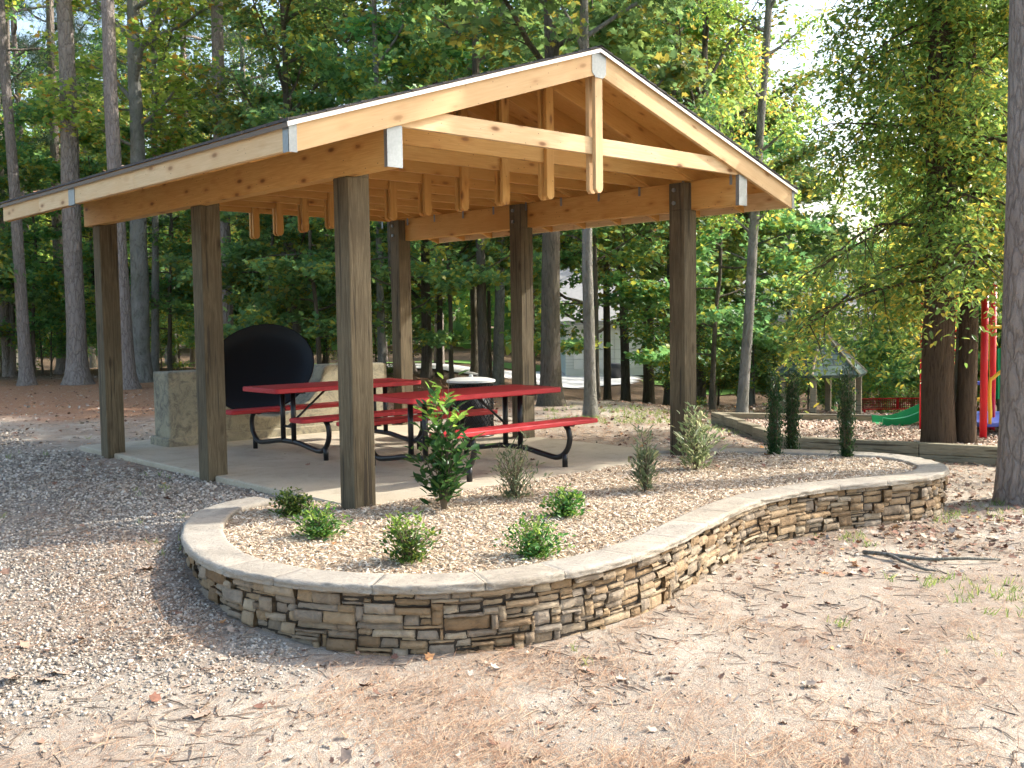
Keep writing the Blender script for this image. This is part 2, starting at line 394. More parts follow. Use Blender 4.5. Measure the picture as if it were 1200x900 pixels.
M_lvar = m_leaf('variegated_leaves', [(0, (.10, .15, .06)), (.5, (.20, .25, .12)), (1, (.52, .52, .30))], trans=.35, rough=.35)
M_lgrey = m_leaf('grey_green_leaves', [(0, (.07, .10, .05)), (.5, (.13, .17, .09)), (1, (.28, .28, .15))], trans=.3, rough=.4)
M_grass = m_leaf('grass_blades', [(0, (.10, .16, .04)), (.6, (.16, .24, .05)), (1, (.34, .32, .14))], trans=.35)

def m_ground():
    t = NT('ground_soil'); c = t.coord((1, 1, 1)); at_ = t.n('ShaderNodeVertexColor', layer_name='zone'); sp = t.n('ShaderNodeSeparateColor'); t.l(at_.outputs[0], sp.inputs[0])
    n1 = t.noise(c, 1.6, 7, .65, .5); n2 = t.noise(c, 22, 5, .7, .5); n3 = t.noise(c, 180, 3, .6)
    sand = t.ramp(n1, [(.3, (.22, .185, .145)), (.5, (.37, .325, .26)), (.68, (.58, .53, .43))])
    sand = t.mix(t.ramp(n2, [(.35, (.6,)*3), (.55, (0,)*3)]), sand, (.27, .18, .12)); sand = t.mix(.3, sand, t.ramp(n3, [(.35, (.12, .08, .05)), (.65, (.8, .7, .58))]))
    vc = t.vor(c, 55, out=1); vd = t.vor(c, 55); sp2 = t.n('ShaderNodeSeparateColor'); t.l(vc, sp2.inputs[0])
    gr = t.ramp(sp2.outputs[0], [(0, (.15, .125, .105)), (.5, (.30, .26, .22)), (1, (.5, .46, .41))]); gr = t.mix(t.ramp(vd, [(.3, (0,)*3), (.6, (.8,)*3)]), gr, (.10, .08, .06))
    k = t.mix(t.math('MULTIPLY', sp.outputs[0], .85), sand, gr)
    nd = t.ramp(t.noise(t.coord((1, 1, 1)), 30, 6, .75, 3), [(.3, (.11, .072, .05)), (.5, (.27, .19, .135)), (.7, (.44, .35, .265))])
    k = t.mix(sp.outputs[1], k, nd)
    k = t.mix(at_.outputs['Alpha'], k, t.ramp(t.noise(c, 26, 6, .75, 2), [(.3, (.17, .065, .03)), (.5, (.40, .20, .105)), (.7, (.55, .36, .22))]))
    lt = t.ramp(t.noise(c, 24, 6, .7, 1), [(.3, (.05, .032, .02)), (.5, (.13, .085, .05)), (.7, (.24, .17, .11))])
    k = t.mix(sp.outputs[2], k, lt)
    h = t.math('ADD', t.math('MULTIPLY', n2, 1.), t.math('MULTIPLY', n3, .4))
    return t.fin(k, .95, t.bump(h, .8, .03), spec=.15)
M_ground = m_ground()
def m_island(name, stops, rough=.85, trans=0, scale=1):
    t = NT(name); g = t.n('ShaderNodeNewGeometry'); k = t.ramp(g.outputs['Random Per Island'], stops)
    n = t.noise(t.coord(), 60*scale, 3); k = t.mix(.35, k, t.ramp(n, [(.3, (.2,)*3), (.7, (.8,)*3)]), 'OVERLAY')
    return t.fin(k, rough)
M_pebble = m_island('gravel_stones', [(0, (.13, .105, .08)), (.25, (.27, .235, .19)), (.55, (.43, .38, .315)), (.8, (.50, .43, .34)), (1, (.68, .63, .55))])
M_chip = m_island('wood_chips', [(0, (.20, .12, .07)), (.2, (.42, .30, .19)), (.5, (.60, .48, .34)), (.8, (.72, .60, .45)), (1, (.82, .73, .59))])
M_pchip = m_island('play_chips', [(0, (.22, .12, .08)), (.35, (.45, .31, .22)), (.7, (.60, .47, .36)), (1, (.74, .62, .50))])
M_needle = m_island('fallen_needles', [(0, (.20, .105, .06)), (.5, (.38, .225, .13)), (1, (.55, .41, .27))])
M_dead = m_island('fallen_leaves', [(0, (.10, .055, .04)), (.2, (.24, .115, .075)), (.45, (.33, .215, .145)), (.7, (.43, .345, .265)), (.93, (.47, .41, .34)), (1, (.60, .26, .07))])
M_bed = NT('mulch_base'); _n = M_bed.noise(M_bed.coord(), 70, 5, .7, 1)
M_bed = M_bed.fin(M_bed.ramp(_n, [(.35, (.17, .11, .065)), (.5, (.42, .31, .20)), (.68, (.68, .56, .41))]), .95, M_bed.bump(_n, 1, .02))
M_play = NT('play_base'); _n = M_play.noise(M_play.coord(), 45, 5, .7, 1)
M_play = M_play.fin(M_play.ramp(_n, [(.35, (.22, .13, .09)), (.5, (.44, .32, .24)), (.68, (.64, .52, .42))]), .95, M_play.bump(_n, 1, .03))
M_drive = m_concrete('drive_concrete', (.50, .49, .46), (.62, .61, .58), (.4, .38, .35))
M_lawn = NT('lawn'); _n = M_lawn.noise(M_lawn.coord(), 8, 5, .7)
M_lawn = M_lawn.fin(M_lawn.ramp(_n, [(.3, (.06, .14, .02)), (.7, (.16, .28, .05))]), .9)

# ------------------------------------------------------------------ planter outline (world)
OUT = [(-.42,.84),(-.66,.80),(-.97,.63),(-1.25,.3),(-1.5,-.15),(-1.68,-.68),(-1.74,-1.17),(-1.64,-1.68),(-1.39,-2.13),(-1.04,-2.46),(-.56,-2.65),(-.02,-2.7),(.6,-2.6),(1.4,-2.36),
       (2.2,-2.18),(3.0,-2.22),(3.6,-2.42),(4.15,-2.56),(4.62,-2.5),(5.0,-2.22),(5.22,-1.8),(5.22,-1.4),(5.0,-.9),(4.7,-.35),(4.35,.12),(4.1,.42)]
OUTS, OS = resample(smooth_path([(*p, 0) for p in OUT], 10), .03)
OUTS = OUTS[:, :2]
TN = np.gradient(OUTS, axis=0); TN /= np.linalg.norm(TN, axis=1)[:, None]
NR = np.stack([TN[:, 1], -TN[:, 0]], 1)            # outward (right of travel)
INN = OUTS-NR*.27
MID = OUTS-NR*.15
SLAB = (-.03, 4.15, -.12, 5.75)
BEDP = [tuple(p) for p in MID]+[(4.1, .1), (3.0, .06), (1.6, .0), (.6, .03), (-.08, .05), (-.10, .5), (-.3, .75)]

# ------------------------------------------------------------------ ground sheet
def ground():
    base = math.pi/2-YAW
    a1 = np.linspace(-.62, .62, 460); a2 = np.linspace(.62, 2*PI-.62, 70)[1:-1]
    an = base+np.concatenate([a1, a2]); na = len(an)
    rr = [.05]
    while rr[-1] < 900: rr.append(rr[-1]*1.021+.01)
    rr = np.array(rr); nr = len(rr)
    X = CP[0]+rr[:, None]*np.cos(an)[None]; Y = CP[1]+rr[:, None]*np.sin(an)[None]
    Z = gz(X, Y)
    V = np.stack([X, Y, Z], -1).reshape(-1, 3); V = np.vstack([V, [CP[0], CP[1], float(gz(CP[0], CP[1]))]])
    i = np.arange(nr-1)[:, None]*na; j = np.arange(na)[None]; j2 = (j+1) % na
    Q = np.stack([i+j, i+na+j, i+na+j2, i+j2], -1).reshape(-1, 4)
    loops = Q.ravel(); tot = np.full(len(Q), 4)
    fan = np.array([(nr*na, k, (k+1) % na) for k in range(na)]); loops = np.r_[loops, fan.ravel()]; tot = np.r_[tot, np.full(na, 3)]
    me = mesh('ground', V, (loops, tot), M_ground, True)
    x, y = V[:, 0], V[:, 1]; g, n, l = zones(x, y); dd, ll = dl(x, y); oz = S((dd-15+fbm(x*.7, y*.7, 4, 5)*2)/3)*S((1.5-ll)/2)*S((30-dd)/3)*.9
    ca = me.color_attributes.new('zone', 'FLOAT_COLOR', 'POINT')
    C = np.stack([g, n, l, oz], -1).astype(np.float32); ca.data.foreach_set('color', C.ravel())
    return link('ground', me, kind='structure')
def dl(x, y):
    dx = x-CP[0]; dy = y-CP[1]; return dx*.676+dy*.737, dx*.737-dy*.676
def zones(x, y):
    d, l = dl(x, y); w = fbm(x*.7, y*.7, 4, 5)
    g = S((.35-x+w*.9)/.9)*S((y+2.6-.55*x*0+w*1.2)/1.6)*S((17.2-d+w*1.5)/2.5)           # gravel
    g = g*(.55+.45*S((fbm(x*2.2, y*2.2, 3, 8)+.25)/.3))
    n = S((d-16+w*2)/3)*S((1-l+w)/3)*S((29-d)/3)                                            # orange needles
    n = np.maximum(n, .34*S((fbm(x*1.3, y*1.3, 4, 12)+.02)/.3))*(1-.7*g)
    L = np.maximum(S((d-26)/5), S((l-1+w)/2)*S((d-14.5)/2)*.85)                             # dark forest litter
    L = np.maximum(L, .55*S((fbm(x*.9+3, y*.9, 4, 21)+.05)/.35)*S((l-1.5+w)/1.5)*S((d-6.3)/2))
    L = np.where(d < 17.5, L*S((l+1)/1.5), L)
    return g, n, L
ground()
def sheet(name, poly, z, mat, kind='structure', h=None, step=.08):
    P = np.array([p[:2] for p in poly]); lo = P.min(0); hi = P.max(0)
    xs = np.arange(lo[0], hi[0]+step, step); ys = np.arange(lo[1], hi[1]+step, step); X, Y = np.meshgrid(xs, ys, indexing='ij')
    I = inpoly((X[:-1, :-1]+step/2), (Y[:-1, :-1]+step/2), poly)
    Z = z(X, Y) if callable(z) else np.full(X.shape, z)
    n = len(ys); a = np.arange(len(xs)-1)[:, None]*n+np.arange(n-1)[None]; a = a[I]
    Q = np.stack([a, a+n, a+n+1, a+1], -1)
    u, inv = np.unique(Q, return_inverse=True); V = np.stack([X, Y, Z], -1).reshape(-1, 3)[u]
    return link(name, mesh(name, V, (inv.ravel(), np.full(len(Q), 4)), mat, True), kind=kind)
def bedz(x, y): return .0+.022*fbm(x*2.3, y*2.3, 4, 31)+.02-.03*S((y+.25)/.3)*S((4.3-x)/.4)-.02*S((x-4)/.8)
sheet('mulch_bed', BEDP, bedz, M_bed, step=.05)
mb = MB(); mb.box((SLAB[0], SLAB[2], -.14), (SLAB[1], SLAB[3], 0), .012); mb.obj('concrete_slab', M_slab, kind='structure')

# ------------------------------------------------------------------ planter wall
def planter():
    T = thing('planter_wall', 'low curving retaining wall of stacked ledge stone with pale flat coping around the mulch bed', 'stone wall', (0, 0, 0))
    L = OS[-1]; mats = []
    off = .045
    def pos(s, z, d):                       # s along, z height, d outward from wall face
        x = np.interp(s, OS, OUTS[:, 0]); y = np.interp(s, OS, OUTS[:, 1]); nx = np.interp(s, OS, NR[:, 0]); ny = np.interp(s, OS, NR[:, 1])
        return np.stack([x+nx*(d-off), y+ny*(d-off), z+0*x], -1)
    # grid fill
    U = .0205; W = .022; rows = int(.5/U); cols = int(L/W); occ = np.zeros((rows, cols), bool); R = random.Random(4); stones = []
    for r in range(rows):
        c = 0
        while c < cols:
            if occ[r, c]: c += 1; continue
            h = R.choice([1, 1, 2, 2, 2, 2, 3, 3, 4]); h = min(h, rows-r)
            w = R.randint(3, 6) if R.random() < .35 else R.randint(5, 12)
            if h == 1: w = max(w, 6)
            if h >= 3: w = max(w, 4)
            e = c
            while e < cols and e-c < w and not occ[r, e]: e += 1
            w = e-c
            while h > 1 and occ[r:r+h, c:e].any(): h -= 1
            occ[r:r+h, c:e] = True; stones.append((r, c, h, w)); c = e
    parts = []; topz = -.006
    for (r, c, h, w) in stones:
        s0 = c*W+.0012; s1 = (c+w)*W-.0012; z1 = topz-r*U-.0012; z0 = topz-(r+h)*U+.0012
        sm = (s0+s1)/2; xs, ys = np.interp(sm, OS, OUTS[:, 0]), np.interp(sm, OS, OUTS[:, 1])
        if z1 < gz(xs, ys)-.06: continue
        if sm > L-2.6 and False: continue
        nx = max(4, int((s1-s0)/.014)+1); nz = max(4, int((z1-z0)/.011)+1)
        pr = R.choice([0, .004, .01, .018, .026, .036])+R.uniform(-.002, .002); a = np.linspace(0, 1, nx); b = np.linspace(0, 1, nz); A, B = np.meshgrid(a, b, indexing='ij')
        tilt = R.uniform(-.006, .006); tz = R.uniform(-.008, .006)
        ed = np.minimum(np.minimum(A, 1-A)*(s1-s0), np.minimum(B, 1-B)*(z1-z0)); rnd = -.016*np.exp(-ed/.005)
        sd = R.random()*50
        D = pr+tilt*(A-.5)*2+tz*(B-.5)*2+rnd+.010*fbm(A*(s1-s0)*22+sd, B*(z1-z0)*34+sd, 4, 2)
        w_ = .003*fbm(A*6+sd, B*3, 2, 1)
        P = pos((s0+A*(s1-s0)).ravel()+0, (z0+B*(z1-z0)+w_).ravel(), D.ravel()); n0 = len(P)
        i = np.arange(nx-1)[:, None]*nz+np.arange(nz-1)[None]; Q = np.stack([i, i+nz, i+nz+1, i+1], -1).reshape(-1, 4)
        rim = np.r_[np.arange(nx)*nz, (nx-1)*nz+np.arange(1, nz), (np.arange(nx-2, -1, -1))*nz+nz-1, np.arange(nz-2, 0, -1)]
        Pb = pos(np.interp(0, [0], [0])+(s0+A*(s1-s0)).ravel()[rim], (z0+B*(z1-z0)).ravel()[rim], -.035+0*rim); m = len(rim)
        k = np.arange(m); S2 = np.stack([rim[k], n0+k, n0+(k+1) % m, rim[(k+1) % m]], -1)[:, ::-1]
        parts.append((np.vstack([P, Pb]), np.concatenate([Q.ravel(), S2.ravel()]), np.full(len(Q)+m, 4)))
    V, F = merge(parts); me = mesh('stone_facing', V, F, M_stone, False)
    me.polygons.foreach_set('use_smooth', [True]*len(me.polygons))
    link('stone_facing', me, T)
    # core
    b = MB(); n = len(OUTS); k = np.arange(0, n, 3)
    o1 = OUTS[k]-NR[k]*(off+.008); o2 = OUTS[k]-NR[k]*.22; m = len(k)
    V = np.vstack([np.c_[o1, np.full(m, -.6)], np.c_[o1, np.full(m, -.010)], np.c_[o2, np.full(m, -.010)], np.c_[o2, np.full(m, -.6)]])
    F = [(i+a*m, i+1+a*m, i+1+((a+1) % 4)*m, i+((a+1) % 4)*m) for i in range(m-1) for a in range(4)]+[(0, m, 2*m, 3*m), (m-1, 4*m-1, 3*m-1, 2*m-1)]
    b.add(V, F).obj('wall_core', M_mortar, T)
    # coping slabs
    parts = []; s = 0.; R = random.Random(9)
    while s < L-.05:
        e = min(L, s+R.uniform(.42, .68)); e = L if L-e < .2 else e
        nx = max(4, int((e-s)/.014)); a = np.linspace(s+.001, e-.001, nx); zt = .036+R.uniform(-.001, .001)
        x = np.interp(a, OS, OUTS[:, 0]); y = np.interp(a, OS, OUTS[:, 1]); tx = np.interp(a, OS, NR[:, 0]); ty = np.interp(a, OS, NR[:, 1])
        prof = [(-.004, -.012), (.002, -.004), (-.003, .006), (.003, .016), (.0, .026), (-.006, .034), (-.024, .037), (-.075, .036), (-.13, .036), (-.19, .036), (-.24, .036), (-.262, .034), (-.27, .026), (-.27, -.02)]
        rows = []
        for j, (d, z) in enumerate(prof):
            rough = .015*fbm(a*13+j*.9, a*0+j*.6, 5, 7) if j < 6 else (.006*fbm(a*9, a*0+3, 2, 3) if j > 10 else 0)
            zz = z-.036+zt+(.0035*fbm(a*6, a*0+d*20, 4, 5) if 5 < j < 12 else .003*fbm(a*14+j, a*0, 3, 6))
            endr = -.008*np.exp(-np.minimum(a-a[0], a[-1]-a)/.006)*(1 if j < 12 else 0)
            rows.append(np.stack([x+tx*(d+rough+endr*(j < 6)), y+ty*(d+rough+endr*(j < 6)), zz+endr*(j > 5)], -1))
        P = np.stack(rows, 1).reshape(-1, 3); nz = len(prof); i = np.arange(nx-1)[:, None]*nz+np.arange(nz)[None]; i2 = np.arange(nx-1)[:, None]*nz+(np.arange(nz)+1)[None] % nz
        Q = np.stack([i, i+nz, i2+nz, i2], -1).reshape(-1, 4)[:, ::-1]
        cap = np.r_[np.arange(nz), (nx-1)*nz+np.arange(nz)[::-1]]
        parts.append((P, np.r_[Q.ravel(), cap], np.r_[np.full(len(Q), 4), nz, nz])); s = e
    V, F = merge(parts); link('coping', mesh('coping', V, F, M_cap, True), T)
planter()

# ------------------------------------------------------------------ pavilion
W_, L_ = 4.012, 2.409; H_ = 2.503; PS = .098
XM = W_/2; YF, YR = -.70, 5.16; EX = .90; SL = .318; ZE = 2.715
def rz_(x): return ZE+SL*(EX+XM-abs(x-XM))        # top of rafters
def pavilion():
    T = thing('picnic_pavilion', 'open timber picnic pavilion with new pine roof trusses, dark shingles and six square posts', 'pavilion', (XM, L_, 0))
    ox, oy = XM, L_
    def loc(x, y, z): return (x-ox, y-oy, z)
    def beam(name, c, size, mat, rot=None, bev=.003, parent=None):      # long axis on local X
        b = MB(); h = np.array(size)/2; b.box(-h, h, bev); return b.obj(name, mat, parent or T, loc=loc(*c), rot=rot)
    for i in range(2):
        for j in range(3):
            zb = -.03 if not (i == 0 and j > 0) else -.2
            b = MB()
            jx = 0
            if i == 0:
                b.box((-PS, -PS, -.35), (PS, PS, H_-.001), .006)
                b.box((-.018, -PS, H_-.003), (PS, PS, H_+.27), .004)
            else:
                b.box((-PS, -PS, -.35), (PS, PS, H_-.001), .006)
                b.box((-PS, -PS, H_-.003), (.018, PS, H_+.27), .004)
            p = b.obj('post', M_post, T, loc=loc(i*W_, j*L_, 0))
            sx = 1 if i == 0 else -1
            for zz in (H_+.07, H_+.2): q = MB(); q.tube([(sx*PS, .03, zz), (sx*(PS+.018), .03, zz)], .02, 8); q.obj('bolt_head', M_galv, p)
    HB = .286
    for s, x in ((0, -.08), (1, W_+.08)):
        y0, y1 = YF+.03, YR-.12
        beam('beam', (x, (y0+y1)/2, H_+HB/2), (y1-y0, .122, HB), M_pine_shade if s else M_pine_shade, (0, 0, PI/2), .004)
        b = MB(); b.box((-.066, -.004, -.147), (.066, 0, .147)); b.box((-.066, 0, -.147), (-.062, .035, .147)); b.box((.062, 0, -.147), (.066, .035, .147))
        b.obj('beam_end_plate', M_galv, T, loc=loc(x, y0-.001, H_+HB/2))
    # trusses
    th = .038; D = .185
    ang = math.atan(SL); ca = math.cos(ang)
    for k in range(11):
        y = YF+.02+.58*k
        m = M_pine if k == 0 else M_pine_shade
        for sgn in (-1, 1):
            xe = XM+sgn*(XM+EX); z1, z0 = rz_(XM), rz_(xe)
            b = MB(); hx = (XM+EX); s = sgn
            xs0 = .0 if k else .03
            poly = [(s*xs0, z1-s*0-SL*xs0), (s*hx, z0), (s*hx, z0-D/ca), (s*xs0, z1-SL*xs0-D/ca)]
            # local frame along the slope so the grain follows the board
            R = Matrix.Rotation(s*ang, 4, 'Y'); Ri = R.inverted(); c = Vector((s*hx/2, 0, (z1+z0)/2-D/2))
            V = []
            for yy in (-th/2, th/2):
                for (px, pz) in poly: V.append(Ri @ (Vector((px, yy, pz))-c))
            F = [(0, 1, 2, 3), (7, 6, 5, 4)]+[(i, i+4, (i+1) % 4+4, (i+1) % 4) for i in range(4)]
            b.add([tuple(v) for v in V], F); b.obj('rafter', m, T, loc=(c.x, y-oy, c.z), rot=R.to_euler(), bevel=.003)
        zc = H_+HB+.072
        xh = XM+.02
        yc = y+(.0 if k else .001)+th/2+.021
        ztop = zc+.07
        lim = XM+EX-((ztop-(ZE))/SL)-.02
        lim = min(lim+.25, XM+.14)
        beam('ceiling_joist', (XM, yc, zc), (2*lim, th, .14), m)
        # king post: two boards sandwiching the joist
        zt = rz_(XM)-.2 if k == 0 else rz_(XM)-.01; zb = 2.47
        pts = [(-.044, zb+.03), (-.018, zb), (.018, zb), (.044, zb+.03), (.044, zt), (-.044, zt)]
        b = MB(); b.prism([(zz, xx) for xx, zz in [(p[0], p[1]-2.47) for p in pts]], -.019, .019, 2)
        # prism axis local: X=up; rotate so that local X -> world Z, local Z -> world -Y
        R = Matrix(((0, 1, 0, 0), (0, 0, -1, 0), (1, 0, 0, 0), (0, 0, 0, 1)))
        R = Matrix(((0, 1, 0), (0, 0, 1), (1, 0, 0)))
        for dy in ((-th-.002) if k == 0 else -th-.002,):
            yk = yc+dy if k else y-th/2-.0215
            yk = yc-th-.002
            b2 = b.obj('king_post', m, T, loc=loc(XM, yk, 2.47), rot=R.to_euler(), bevel=.002)
            break
        # rear board
        b = MB(); pts2 = [(p[0], p[1]-2.47) for p in pts]; b.prism([(zz, xx) for xx, zz in pts2], -.019, .019, 2)
        b.obj('king_post', m, T, loc=loc(XM+.006, yc+th+.002, 2.47), rot=R.to_euler(), bevel=.002)
        # hurricane ties
        for sgn in (-1, 1):
            q = MB()
            xb = XM+sgn*(XM-.018-.003)
            q.box((xb-XM-.002, yc+.022-oy, H_+HB-.09), (xb-XM+.002, yc+.05-oy, H_+HB+.06)); q.obj('framing_tie', M_galv, T)
    # fascia boards on both eaves
    for sgn in (-1, 1):
        xe = XM+sgn*(XM+EX+.0195); 
        segs = [(YF+.0, 1.75), (1.753, 4.05), (4.053, YR)] if sgn < 0 else [(YF, 2.4), (2.403, YR)]
        for a, c in segs: beam('fascia_board', (xe, (a+c)/2, ZE-.0925-.0), (c-a, .038, .185), M_pine, (0, 0, PI/2))
    b = MB()
    xl = -EX-.041
    b.box((-.003, -.003, -.10), (0, .07, .10)); b.box((-.003, -.003, -.10), (.06, 0, .10)); b.obj('corner_plate', M_galv, T, loc=loc(xl, YF-.001, ZE-.095))
    b = MB(); b.box((-.003, -.075, -.08), (0, .075, .08)); b.box((-.003, -.075, -.083), (.04, .075, -.08)); b.obj('splice_plate', M_galv, T, loc=loc(xl, 3.15, ZE-.11))
    b = MB(); b.box((0, -.003, -.10), (.003, .07, .10)); b.box((-.04, -.003, -.10), (.003, 0, .10)); b.obj('corner_plate', M_galv, T, loc=loc(W_+EX+.04, YF-.001, ZE-.095))
    # ridge gusset
    zr = rz_(XM); b = MB(); g = [(-.085, -.04), (0, -.012), (.085, -.04), (.085, -.19), (.045, -.225), (-.045, -.225), (-.085, -.19)]
    b.prism(g, -.003, 0, 1); b.obj('ridge_plate', M_galv, T, loc=loc(XM, YF-.0015, zr))
    # deck, shingles, drip edge
    def slope_sheet(name, off0, off1, over, mat, y0, y1):
        for sgn in (-1, 1):
            xe = XM+EX+.04+over; o0, o1 = off0, off1
            V = []
            for yy in (y0, y1):
                for (u, o) in ((0, o0), (xe, o0), (xe, o1), (0, o1)): V.append((sgn*u, yy-oy, ZE+SL*(XM+EX-u)+o))
            F = [(0, 1, 2, 3), (7, 6, 5, 4)]+[(i, i+4, (i+1) % 4+4, (i+1) % 4) for i in range(4)]
            b = MB(); b.add(V, F); b.obj(name, mat, T)
    slope_sheet('roof_deck', .002, .015, 0, M_pine_shade, YF-.015, YR+.015)
    # shingles in overlapping courses (one sheet per side, stepped)
    for sgn in (-1, 1):
        b = MB(); n = 21; xe = XM+EX+.062; R = random.Random(3+sgn)
        for i in range(n):
            u1 = xe*(i+1)/n; u0 = xe*i/n-.01*(i > 0); y = YF-.036
            while y < YR+.03:
                w = min(R.uniform(.28, .34), YR+.03-y); t = R.uniform(0, .003)
                if w < .03: break
                za = ZE+SL*(XM+EX-u0)+.024; zb_ = ZE+SL*(XM+EX-u1)+.034+t
                b.add([(sgn*u0, y-oy, za), (sgn*u1, y-oy, zb_), (sgn*u1, y+w-.006-oy, zb_), (sgn*u0, y+w-.006-oy, za), (sgn*u1, y-oy, zb_-.019), (sgn*u1, y+w-.006-oy, zb_-.019), (sgn*u0, y-oy, za-.009), (sgn*u0, y+w-.006-oy, za-.009)],
                      [(0, 1, 2, 3), (1, 4, 5, 2), (0, 6, 4, 1), (3, 2, 5, 7)]); y += w
        b.obj('shingles', M_shing, T)
    b = MB()
    for i in range(20):
        y = YF-.035+i*.301; b.add([(-.11, y-oy, zr-.008), (0, y-oy, zr+.038), (.11, y-oy, zr-.008), (-.11, y+.305-oy, zr+.0), (0, y+.305-oy, zr+.046), (.11, y+.305-oy, zr+.0)], [(0, 1, 4, 3), (1, 2, 5, 4)])
    b.obj('ridge_cap', M_shing, T)
    for sgn in (-1, 1):
        xe = XM+EX+.062; b = MB(); V = []
        for (yy, a, c) in ((YF-.026, .017, -.022), (YF-.020, .017, -.022)):
            V += [(0, yy-oy, zr+.012), (sgn*xe, yy-oy, zr-SL*xe+.012), (sgn*xe, yy-oy, zr-SL*xe-.018), (0, yy-oy, zr-.018)]
        b.add(V, [(0, 1, 2, 3), (7, 6, 5, 4)]+[(i, i+4, (i+1) % 4+4, (i+1) % 4) for i in range(4)]); b.obj('drip_edge', M_drip, T)
        b = MB(); b.box((sgn*xe, YF-.03-oy, ZE-SL*.06-.025), (sgn*(xe+.003), YR+.02-oy, ZE-SL*.06+.006)); b.obj('drip_edge', M_drip if sgn > 0 else M_tan, T)
pavilion()

# ------------------------------------------------------------------ picnic tables
def rplank(x0, x1, y0, y1, z0, z1, rad, b):
    pts = []
    for (cx, cy, a0) in ((x1-rad, y1-rad, 0), (x0+rad, y1-rad, PI/2), (x0+rad, y0+rad, PI), (x1-rad, y0+rad, 1.5*PI)):
        for k in range(6): a = a0+k/5*PI/2; pts.append((cx+rad*math.cos(a), cy+rad*math.sin(a)))
    n = len(pts); e = .007; cx = (x0+x1)/2; cy = (y0+y1)/2
    def ring(s, z): return [(cx+(p[0]-cx)*(1-s/(x1-x0)*2), cy+(p[1]-cy)*(1-s/(y1-y0)*2), z) for p in pts]
    V = ring(e, z1)+ring(0, z1-e)+ring(0, z0+e)+ring(e, z0)
    F = [tuple(range(n)), tuple(range(3*n, 4*n))[::-1]]+[(r*n+i, (r+1)*n+i, (r+1)*n+(i+1) % n, r*n+(i+1) % n) for r in range(3) for i in range(n)]
    b.add(V, F)
def picnic_table(x, y, rz, label, group, Lt=1.9):
    T = thing('picnic_table', label, 'picnic table', (x, y, 0), rz, group)
    b = MB(); rplank(-Lt/2, Lt/2, -.37, .37, .685, .735, .05, b); b.obj('tabletop', M_red, T, bevel=0)
    for s in (-1, 1):
        b = MB(); rplank(-Lt/2, Lt/2, s*.73-.13, s*.73+.13, .41, .452, .03, b); b.obj('bench_seat', M_red, T)
    for s in (-1, 1):
        X = s*.60
        b = MB()
        P = smooth_path([(X, -.745, .405), (X, -.79, .35), (X, -.80, .25), (X, -.75, .15), (X, -.64, .085), (X, -.45, .10), (X, -.2, .135), (X, 0, .14), (X, .2, .135), (X, .45, .10), (X, .64, .085), (X, .75, .15), (X, .80, .25), (X, .79, .35), (X, .745, .405)], 6)
        b.tube(P, .027, 10)
        for q in (-1, 1):
            b.tube([(X, q*.735, .14), (X, q*.735, .0)], .027, 10)
            b.box((X-.02, q*.73-.12, .398), (X+.02, q*.73+.12, .411))
        b.obj('end_frame', M_black, T, True)
        for q in (-1, 1):
            b = MB(); b.tube([(X, q*.11, .13), (X, q*.11, .684)], .028, 10); b.obj('leg', M_black, T, True)
        b = MB(); b.box((X-.022, -.33, .668), (X+.022, .33, .684)); b.obj('top_bracket', M_black, T)
        b = MB(); b.tube([(s*.12, 0, .675), (X, 0, .30)], .013, 8); b.tube([(X, -.11, .30), (X, .11, .30)], .013, 8); b.obj('diagonal_brace', M_black, T, True)
    return T
picnic_table(1.97, 1.03, 0, 'red coated picnic table nearest the mulch bed, its long bench facing the viewer', 'red picnic tables on the slab')
picnic_table(1.86, 3.18, 0, 'red coated picnic table in front of the round black fire pit lid', 'red picnic tables on the slab')

